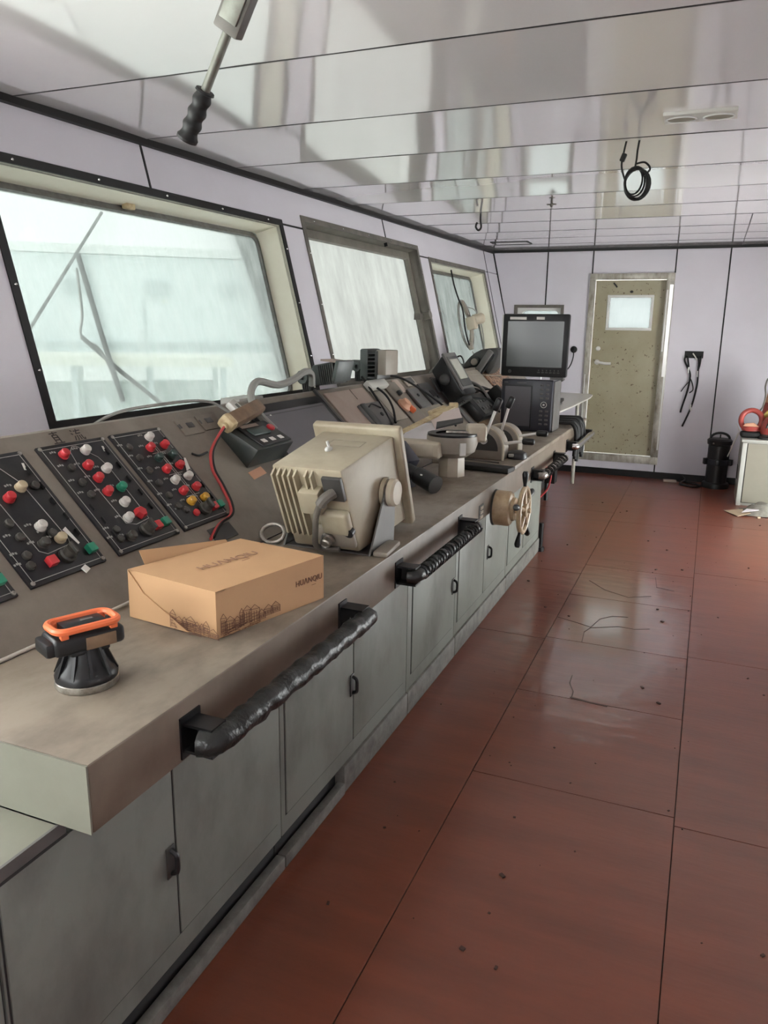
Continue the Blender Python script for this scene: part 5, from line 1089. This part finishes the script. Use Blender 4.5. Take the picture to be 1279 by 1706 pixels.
MB().lathe([(0, 0), (0.050, 0), (0.052, 0.085), (0.045, 0.10), (0.025, 0.108), (0, 0.108)], fcn + WN * 0.07 + V((0.0, 0.03, 0.03)), md, 20).build('motor_can', 'beige_plastic', t)
MB().tube(bez([rp(0.9, 0.17, 0, 1.3), rp(0.5, 0.26, 0.05, 1.0), rp(-0.2, 0.30, 0.06, 1.0), rp(-0.9, 0.33, 0.06, 1.1), rp(-1.5, 0.34, 0.05, 1.1), rp(-1.9, 0.27, 0.04, 1.05)], 6), 0.005, 6).build('loop_wire', 'cable_grey', t)
MB().box(rp(-2.05, 0.22, 0.04, 1.1), (0.05, 0.07, 0.04), WR, 0.008).build('plug', 'beige_dim', t)
o = MB().tube(bez([wl(7.15, 2.05, -0.07), wl(7.15, 1.92, -0.07), wl(7.16, 1.80, -0.06), wl(7.20, 1.68, -0.05), wl(7.19, 1.5, -0.06), wl(7.22, 1.36, -0.06)], 6), 0.008, 8).build('fan_cable', 'black_rubber'); tag(o, 'black cable dropping from the head of the smallest window to its motor', 'cable')

# ---------------------------------------------------------------- far bulkhead and floor things
o = thing('cable_socket', 'black round wall socket with a short drooping lead beside the door', 'socket', (-1.342, YB, 1.30))
MB().lathe([(0, 0), (0.036, 0), (0.034, 0.012), (0.02, 0.022), (0, 0.024)], (-1.342, YB, 1.30), (0, -1, 0), 18).build('plug', 'black_rubber', o)
MB().tube(bez([(-1.342, YB - 0.02, 1.30), (-1.338, YB - 0.035, 1.22), (-1.37, YB - 0.04, 1.12), (-1.45, YB - 0.03, 1.04), (-1.56, YB - 0.02, 0.99)], 6), 0.006, 8).build('lead', 'black_rubber', o)
o = thing('cable_outlet', 'black rectangular wall opening with cut cables hanging out', 'cable outlet', (-0.16, YB, 1.275))
MB().aabb((-0.246, YB - 0.006, 1.243), (-0.072, YB, 1.311)).build('opening', 'dark_gap', o)
for pts, r_, m in (([(-0.235, 1.26), (-0.24, 1.22), (-0.205, 1.15), (-0.18, 1.10), (-0.172, 1.05), (-0.185, 0.92), (-0.22, 0.76), (-0.23, 0.70)], 0.009, 'black_rubber'), ([(-0.215, 1.26), (-0.20, 1.18), (-0.19, 1.12)], 0.008, 'black_rubber'), ([(-0.178, 1.06), (-0.145, 0.99), (-0.135, 0.93), (-0.165, 0.90)], 0.006, 'black_rubber'), ([(-0.172, 1.02), (-0.21, 0.97), (-0.245, 0.91)], 0.005, 'black_rubber'),
      ([(-0.115, 1.26), (-0.105, 1.20), (-0.105, 1.12), (-0.10, 1.0), (-0.115, 0.86), (-0.14, 0.74), (-0.20, 0.56)], 0.009, 'black_rubber'), ([(-0.09, 1.26), (-0.095, 1.18), (-0.105, 1.13)], 0.008, 'black_rubber'), ([(-0.17, 1.29), (-0.14, 1.25), (-0.125, 1.22)], 0.006, 'cable_white')):
    MB().tube(bez([(x, YB - 0.022, z) for x, z in pts], 5), r_, 7).build('cut_cable', m, o)
for x, z in ((-0.107, 1.09), (-0.137, 0.755), (-0.195, 1.125)): MB().cyl((x, YB - 0.022, z - 0.03), (x - 0.002, YB - 0.022, z + 0.03), 0.0105, 10).build('tape_band', 'white_frame', o)
c = V((0.165, 8.20, 0))
t = thing('black_canister', 'tall black canister with clamp ring standing by the white joint', 'canister', c)
MB().lathe([(0, 0), (0.125, 0), (0.128, 0.03), (0.120, 0.05), (0.098, 0.055), (0.098, 0.27), (0.100, 0.27), (0.100, 0.42), (0.096, 0.425), (0.112, 0.43), (0.116, 0.47), (0.100, 0.485), (0.05, 0.49), (0, 0.49)], c, (0, 0, 1), 30).build('body', 'black_plastic', t)
MB().lathe([(0.099, 0.235), (0.112, 0.235), (0.112, 0.285), (0.099, 0.285)], c, (0, 0, 1), 30).build('clamp_ring', 'navy_plastic', t)
for a in (200, 340, 270): MB().box(c + V((0.118 * math.cos(math.radians(a)), 0.118 * math.sin(math.radians(a)), 0.26)), (0.040, 0.05, 0.06), rot('Z', a), 0.006).build('toggle_catch', 'black_plastic', t)
MB().tube([c + V((0.085 * math.cos(a), 0, 0.485 + 0.055 * math.sin(a))) for a in [math.pi * k / 12 for k in range(13)]], 0.012, 8).box(c + V((0, 0, 0.505)), (0.012, 0.02, 0.04)).build('carry_handle', 'black_plastic', t)
MB().ball(c + V((-0.055, -0.105, 0.445)), 0.010, seg=8).build('bolt', 'chrome', t)
o = MB().tube(bez([(-0.20, 8.33, 0.012), (-0.05, 8.24, 0.012), (0.03, 8.12, 0.014), (-0.03, 8.06, 0.012), (-0.16, 8.16, 0.012), (-0.12, 8.30, 0.03), (-0.15, 8.38, 0.05)], 6), 0.010, 8).build('floor_cable', 'black_rubber'); tag(o, 'black cable coiled loosely on the floor beside the canister', 'cable')
o = MB().box((-0.26, 8.28, 0.012), (0.13, 0.06, 0.022), rot('Z', 8), 0.004).build('wood_scrap', 'pink_board'); tag(o, 'pinkish scrap block lying at the foot of the far wall', 'scrap')
# white cabinet with rescue gear
kx0, kx1, ky0, ky1, kz = 0.335, 1.15, 7.40, 7.98, 0.59
t = thing('white_locker', 'low white framed locker with beige door near the far wall', 'locker', (0.74, 7.7, 0))
MB().aabb((kx0, ky0 + 0.012, 0.0), (kx1, ky1, kz - 0.024), 0.003).build('body', 'cabinet_white', t)
MB().aabb((kx0 - 0.012, ky0 - 0.010, kz - 0.024), (kx1 + 0.012, ky1 + 0.01, kz), 0.003).build('top', 'cabinet_white', t)
dr = MB().aabb((kx0 + 0.045, ky0 + 0.004, 0.03), (kx1 - 0.045, ky0 + 0.016, kz - 0.035)).build('door', 'cabinet_beige', t)
MB().aabb((kx0 + 0.038, ky0 + 0.008, 0.025), (kx1 - 0.038, ky0 + 0.0135, kz - 0.028)).build('door_gap', 'dark_gap', t)
b = MB().aabb((kx0, ky0 - 0.004, 0), (kx0 + 0.036, ky0 + 0.016, kz - 0.024), 0.002).aabb((kx1 - 0.036, ky0 - 0.004, 0), (kx1, ky0 + 0.016, kz - 0.024), 0.002).aabb((kx0, ky0 - 0.004, kz - 0.032), (kx1, ky0 + 0.016, kz - 0.024), 0.002); b.build('front_frame', 'cabinet_white', t)
MB().aabb((kx0 - 0.004, ky1 - 0.25, 0.18), (kx0 + 0.002, ky1 - 0.12, 0.30)).build('vent', 'dark_gap', t)
o = MB().prism([(kx0 - 0.012, ky0 + 0.25, kz), (kx0 - 0.012, ky1 + 0.1, kz), (kx0 - 0.05, ky1 + 0.15, kz + 0.06)], (0.004, 0, 0)); o = o.tube([(kx0 - 0.02, ky1 + 0.06, kz - 0.02), (kx0 - 0.09, ky1 + 0.1, kz - 0.26)], 0.006, 6).build('white_wire', 'cable_white'); tag(o, 'thin white lead hanging between locker and canister', 'wire')
t = thing('hose_coil', 'coiled red hose standing on edge on the locker', 'hose', (0.47, 7.6, kz + 0.06))
MB().tube([V((0.49 + 0.085 * math.cos(a), 7.60 + 0.03 * math.sin(a), kz + 0.150 + 0.085 * math.sin(a))) for a in [2 * math.pi * k / 30 for k in range(30)]], 0.023, 12, closed=True).build('coil', 'hose_red', t)
o = MB().box((0.495, 7.56, kz + 0.0275), (0.17, 0.12, 0.052), rot('Z', 4), 0.02, 3).build('black_pad', 'black_rubber'); tag(o, 'rounded black pad on the locker corner under the hose', 'pad')
o = MB().tube([V((0.50 + 0.075 * math.cos(a), 7.58 + 0.05 * math.sin(a), kz + 0.066 + 0.012 * (k // 14))) for k, a in enumerate([2 * math.pi * k / 14 for k in range(42)])], 0.009, 8).build('coiled_line', 'hose_red'); tag(o, 'flat coil of salmon line on the black pad', 'line')
o = MB().hexa([(0.42, 7.52, kz + 0.10), (0.56, 7.52, kz + 0.10), (0.55, 7.60, kz + 0.10), (0.43, 7.60, kz + 0.10), (0.44, 7.54, kz + 0.125), (0.50, 7.53, kz + 0.135), (0.52, 7.58, kz + 0.13), (0.45, 7.58, kz + 0.125)], 0.006).build('orange_rag', 'orange_dust'); tag(o, 'crumpled orange rag inside the hose ring', 'rag')
t = thing('rescue_lamp', 'red domed rescue lamp with dark glass on the locker', 'lamp', (0.63, 7.52, kz))
cc = V((0.665, 7.53, kz))
MB().lathe([(0, 0), (0.115, 0), (0.115, 0.018), (0.095, 0.026), (0.095, 0.05), (0, 0.05)], cc, (0, 0, 1), 28).build('foot', 'dark_grey', t)
MB().lathe([(0, 0.045), (0.098, 0.045), (0.100, 0.09), (0.092, 0.14), (0.070, 0.18), (0.035, 0.205), (0, 0.21)], cc, (0, 0, 1), 28).build('dome', 'hose_red', t)
MB().ball(cc + V((0.015, -0.062, 0.105)), 0.062, (1, 0.75, 1.0)).build('red_glass', 'red_button', t)
MB().tube([cc + V((0.015 + 0.068 * math.cos(a), -0.075, 0.100 + 0.075 * math.sin(a))) for a in [math.pi * k / 14 for k in range(15)]], 0.010, 8).build('glass_rim', 'black_plastic', t)
b = MB(); rr_ = random.Random(5)
t = thing('rope_bundle', 'bundle of yellow rope heaped behind the red lamp', 'rope', (0.6, 7.62, kz))
for k in range(9):
    x = 0.555 + 0.012 * k; b.tube(bez([(x - 0.02, 7.67 + 0.01 * (k % 3), kz + 0.02), (x, 7.66, kz + 0.10 + 0.012 * k), (x + 0.03, 7.63, kz + 0.19 + 0.016 * k), (x + 0.08, 7.65, kz + 0.24 + 0.016 * k)], 5), 0.011, 6)
b.build('strands', 'rope_yellow', t)
t = thing('orange_buoy', 'faded orange buoy cone upright behind the yellow rope', 'buoy', (0.66, 7.78, kz))
MB().lathe([(0, 0), (0.10, 0), (0.095, 0.20), (0.078, 0.30), (0.060, 0.40), (0.045, 0.44), (0, 0.45)], (0.67, 7.78, kz), (0, 0, 1), 24).build('cone', 'hose_red', t)
MB().lathe([(0.0785, 0.30), (0.081, 0.30), (0.066, 0.385), (0.0635, 0.385)], (0.67, 7.78, kz), (0, 0, 1), 24).build('faded_band', 'orange_dust', t)
o = MB().tube(bez([(0.53, 7.68, kz + 0.20), (0.57, 7.68, kz + 0.26), (0.585, 7.70, kz + 0.36), (0.575, 7.72, kz + 0.45), (0.60, 7.74, kz + 0.52), (0.68, 7.76, kz + 0.50)], 6), 0.007, 8).build('lanyard', 'old_steel'); tag(o, 'dark lanyard rising in an arc beside the buoy', 'cord')
for nm in ('hose_coil', 'black_pad', 'coiled_line', 'orange_rag', 'rescue_lamp', 'rope_bundle', 'orange_buoy', 'lanyard'): bpy.data.objects[nm].location.x -= 0.10
# cardboard scrap and rag on the floor before the locker
t = thing('dust_heap', 'crumpled grey rag heap on the floor before the locker', 'rag', (0.5, 7.1, 0))
MB().grid(lambda u, v: (0.36 + 0.36 * u, 6.98 + 0.30 * v, 0.004 + max(0, 0.085 * math.sin(math.pi * u) * math.sin(math.pi * v) * (1 + 0.6 * noise.noise(V((u * 5, v * 5, 2)))))), 16, 10).build('cloth', 'rag', t)
MB().prism([(0.37, 6.96, 0.03), (0.47, 6.95, 0.055), (0.50, 6.97, 0.06), (0.41, 7.03, 0.05)], (0, 0, 0.003)).build('white_paper', 'paper', t)
o = MB().prism([(0.235, 7.09, 0.004), (0.34, 6.90, 0.004), (0.44, 6.98, 0.025), (0.40, 7.16, 0.02)], (0, 0, 0.004)).build('cardboard_scrap', 'tan_board'); tag(o, 'tan cardboard flap lying on the floor beside the rag heap', 'cardboard')
for x, y, lab in ((0.50, 6.93, 'small pale crumb on the floor before the rag heap'), (0.60, 6.99, 'second pale crumb on the floor at the frame edge')):
    o = MB().box((x, y, 0.007), (0.028, 0.018, 0.014), rot('Z', 30), 0.003).build('floor_chip', 'tan_board'); tag(o, lab, 'chip')

# ---------------------------------------------------------------- on the ceiling
GA = V((-1.058, 1.452, 1.876)); GB = V((-0.893, 1.411, 2.10)); gd = (GB - GA).normalized()
t = thing('overhead_lever', 'hanging steel lever with ribbed black grip at the near ceiling', 'lever', GB)
gl_ = 0.105
prof = [(0, 0), (0.022, 0.0), (0.0225, 0.006)]
for k in range(1, 25):
    q = 0.006 + (gl_ - 0.012) * k / 24; prof.append((0.0185 - 0.004 * k / 24 * 0.3 + 0.0019 * math.cos(k / 24 * 2 * math.pi * 3.5) , q))
prof += [(0.020, gl_ - 0.004), (0.019, gl_), (0, gl_)]
MB().lathe(prof, GA, gd, 20).build('grip', 'black_rubber', t)
MB().cyl(GA + gd * 0.10, GA + gd * 0.235, 0.0095, 12).build('rod', 'lever_paint', t)
side_ = gd.cross(FWD).normalized(); nn = side_.cross(gd).normalized(); GR = R3(side_, gd, side_.cross(gd))
MB().box(GA + gd * 0.295, (0.055, 0.15, 0.030), GR, 0.004).build('clevis', 'old_steel', t)
MB().box(GA + gd * 0.30 - (side_.cross(gd)) * 0.017, (0.040, 0.12, 0.006), GR, 0.002).build('clevis_plate', 'lever_paint', t)
MB().lathe([(0, 0), (0.014, 0), (0.014, 0.012), (0.008, 0.014), (0, 0.016)], GA + gd * 0.315 - side_.cross(gd) * 0.018, -side_.cross(gd), 8).build('pivot_bolt', 'old_steel', t)
pt = GA + gd * 0.37
MB().tube([GA + gd * 0.34, pt, V((pt.x + 0.02, pt.y, CZ - 0.02))], 0.016, 10).build('shaft', 'old_steel', t)
MB().lathe([(0, 0), (0.07, 0), (0.07, 0.012), (0.03, 0.02), (0.03, 0.05), (0, 0.05)], V((pt.x + 0.02, pt.y, CZ + 0.006)), (0, 0, -1), 20).build('ceiling_flange', 'old_steel', t)
# hanging wires
t = thing('hanging_wire_coil', 'looped coil of black wires dangling from the ceiling', 'wires', (-0.405, 3.80, CZ))
cw = V((-0.395, 3.80, 2.145))
b = MB()
for k in range(5):
    b.tube([cw + V(((0.036 + 0.005 * k) * math.cos(a) + 0.004 * k, 0.02 * math.sin(a + k), (0.058 + 0.004 * (k % 3)) * math.sin(a) - 0.004 * k)) for a in [2 * math.pi * i / 22 for i in range(22)]], 0.0042, 6, closed=True)
b.build('loops', 'black_rubber', t)
MB().tube(bez([cw + V((0.0, 0, 0.055)), cw + V((0.004, 0, 0.09)), (-0.39, 3.80, 2.27), (-0.385, 3.80, CZ + 0.004)], 5), 0.0045, 6).tube(bez([cw + V((-0.04, 0, 0.01)), cw + V((-0.058, 0, 0.065)), (-0.447, 3.80, 2.27), (-0.44, 3.80, CZ + 0.004)], 5), 0.0045, 6).tube(bez([cw + V((0.035, 0, 0.02)), cw + V((0.065, 0, 0.045)), cw + V((0.04, 0, 0.075)), cw + V((0.0, 0, 0.07))], 5), 0.0045, 6).build('tails', 'black_rubber', t)
MB().box((-0.448, 3.80, 2.245), (0.022, 0.02, 0.035), rot('Y', 20), 0.004).build('connector', 'black_rubber', t)
o = MB().tube(bez([(-1.652, 5.76, CZ + 0.004), (-1.652, 5.76, 2.27), (-1.645, 5.76, 2.22), (-1.665, 5.76, 2.20), (-1.685, 5.76, 2.225), (-1.675, 5.76, 2.255)], 6), 0.0075, 8).build('wire_hook', 'black_rubber'); tag(o, 'short black wire bent into a hook under the ceiling', 'wire')
t = thing('ceiling_sprinkler', 'tiny pronged sprinkler hanging from the ceiling on a stem', 'sprinkler', (-1.03, 5.20, CZ))
MB().cyl((-1.03, 5.2, CZ - 0.035), (-1.03, 5.2, CZ + 0.006), 0.006, 8).box((-1.03, 5.2, CZ - 0.038), (0.06, 0.008, 0.008)).box((-1.03, 5.2, CZ - 0.038), (0.008, 0.05, 0.008), rot('Z', 30)).ball((-1.03, 5.2, CZ - 0.045), 0.010, seg=8).build('head', 'old_steel', t)
MB().cyl((-1.03, 5.2, CZ), (-1.03, 5.2, CZ + 0.006), 0.02, 12).build('rose', 'old_steel', t)
t = thing('ceiling_light', 'slim white ceiling fitting with two oval recesses', 'ceiling light', (-0.135, 3.45, CZ))
MB().aabb((-0.265, 3.385, CZ - 0.008), (0.0, 3.52, CZ + 0.008), 0.003).build('plate', 'white_plastic', t)
for x in (-0.20, -0.065):
    pp = [V((x + 0.055 * math.cos(a), 3.455 + 0.042 * math.sin(a), CZ - 0.009)) for a in [2 * math.pi * k / 24 for k in range(24)]]
    MB().tube(pp, 0.004, 6, closed=True).build('oval_rim', 'white_frame', t)
    MB().prism([(p.x, p.y, CZ - 0.0095) for p in pp], (0, 0, 0.002)).build('oval_recess', 'cabinet_beige', t)
t = thing('ceiling_hatch', 'flush ceiling hatch with dark outline at the far window corner', 'hatch', (-1.9, 7.9, CZ))
b = MB(); hx0, hx1, hy0, hy1 = -2.08, -1.72, 7.62, 7.86
for a in ((hx0, hx1, hy0, hy0 + 0.012), (hx0, hx1, hy1 - 0.012, hy1), (hx0, hx0 + 0.008, hy0, hy1), (hx1 - 0.008, hx1, hy0, hy1)): b.aabb((a[0], a[2], CZ - 0.004), (a[1], a[3], CZ + 0.006))
b.build('outline', 'black_trim', t); MB().aabb((hx0, hy0, CZ - 0.001), (hx1, hy1, CZ + 0.006)).build('lid', 'ceiling_lacquer', t)
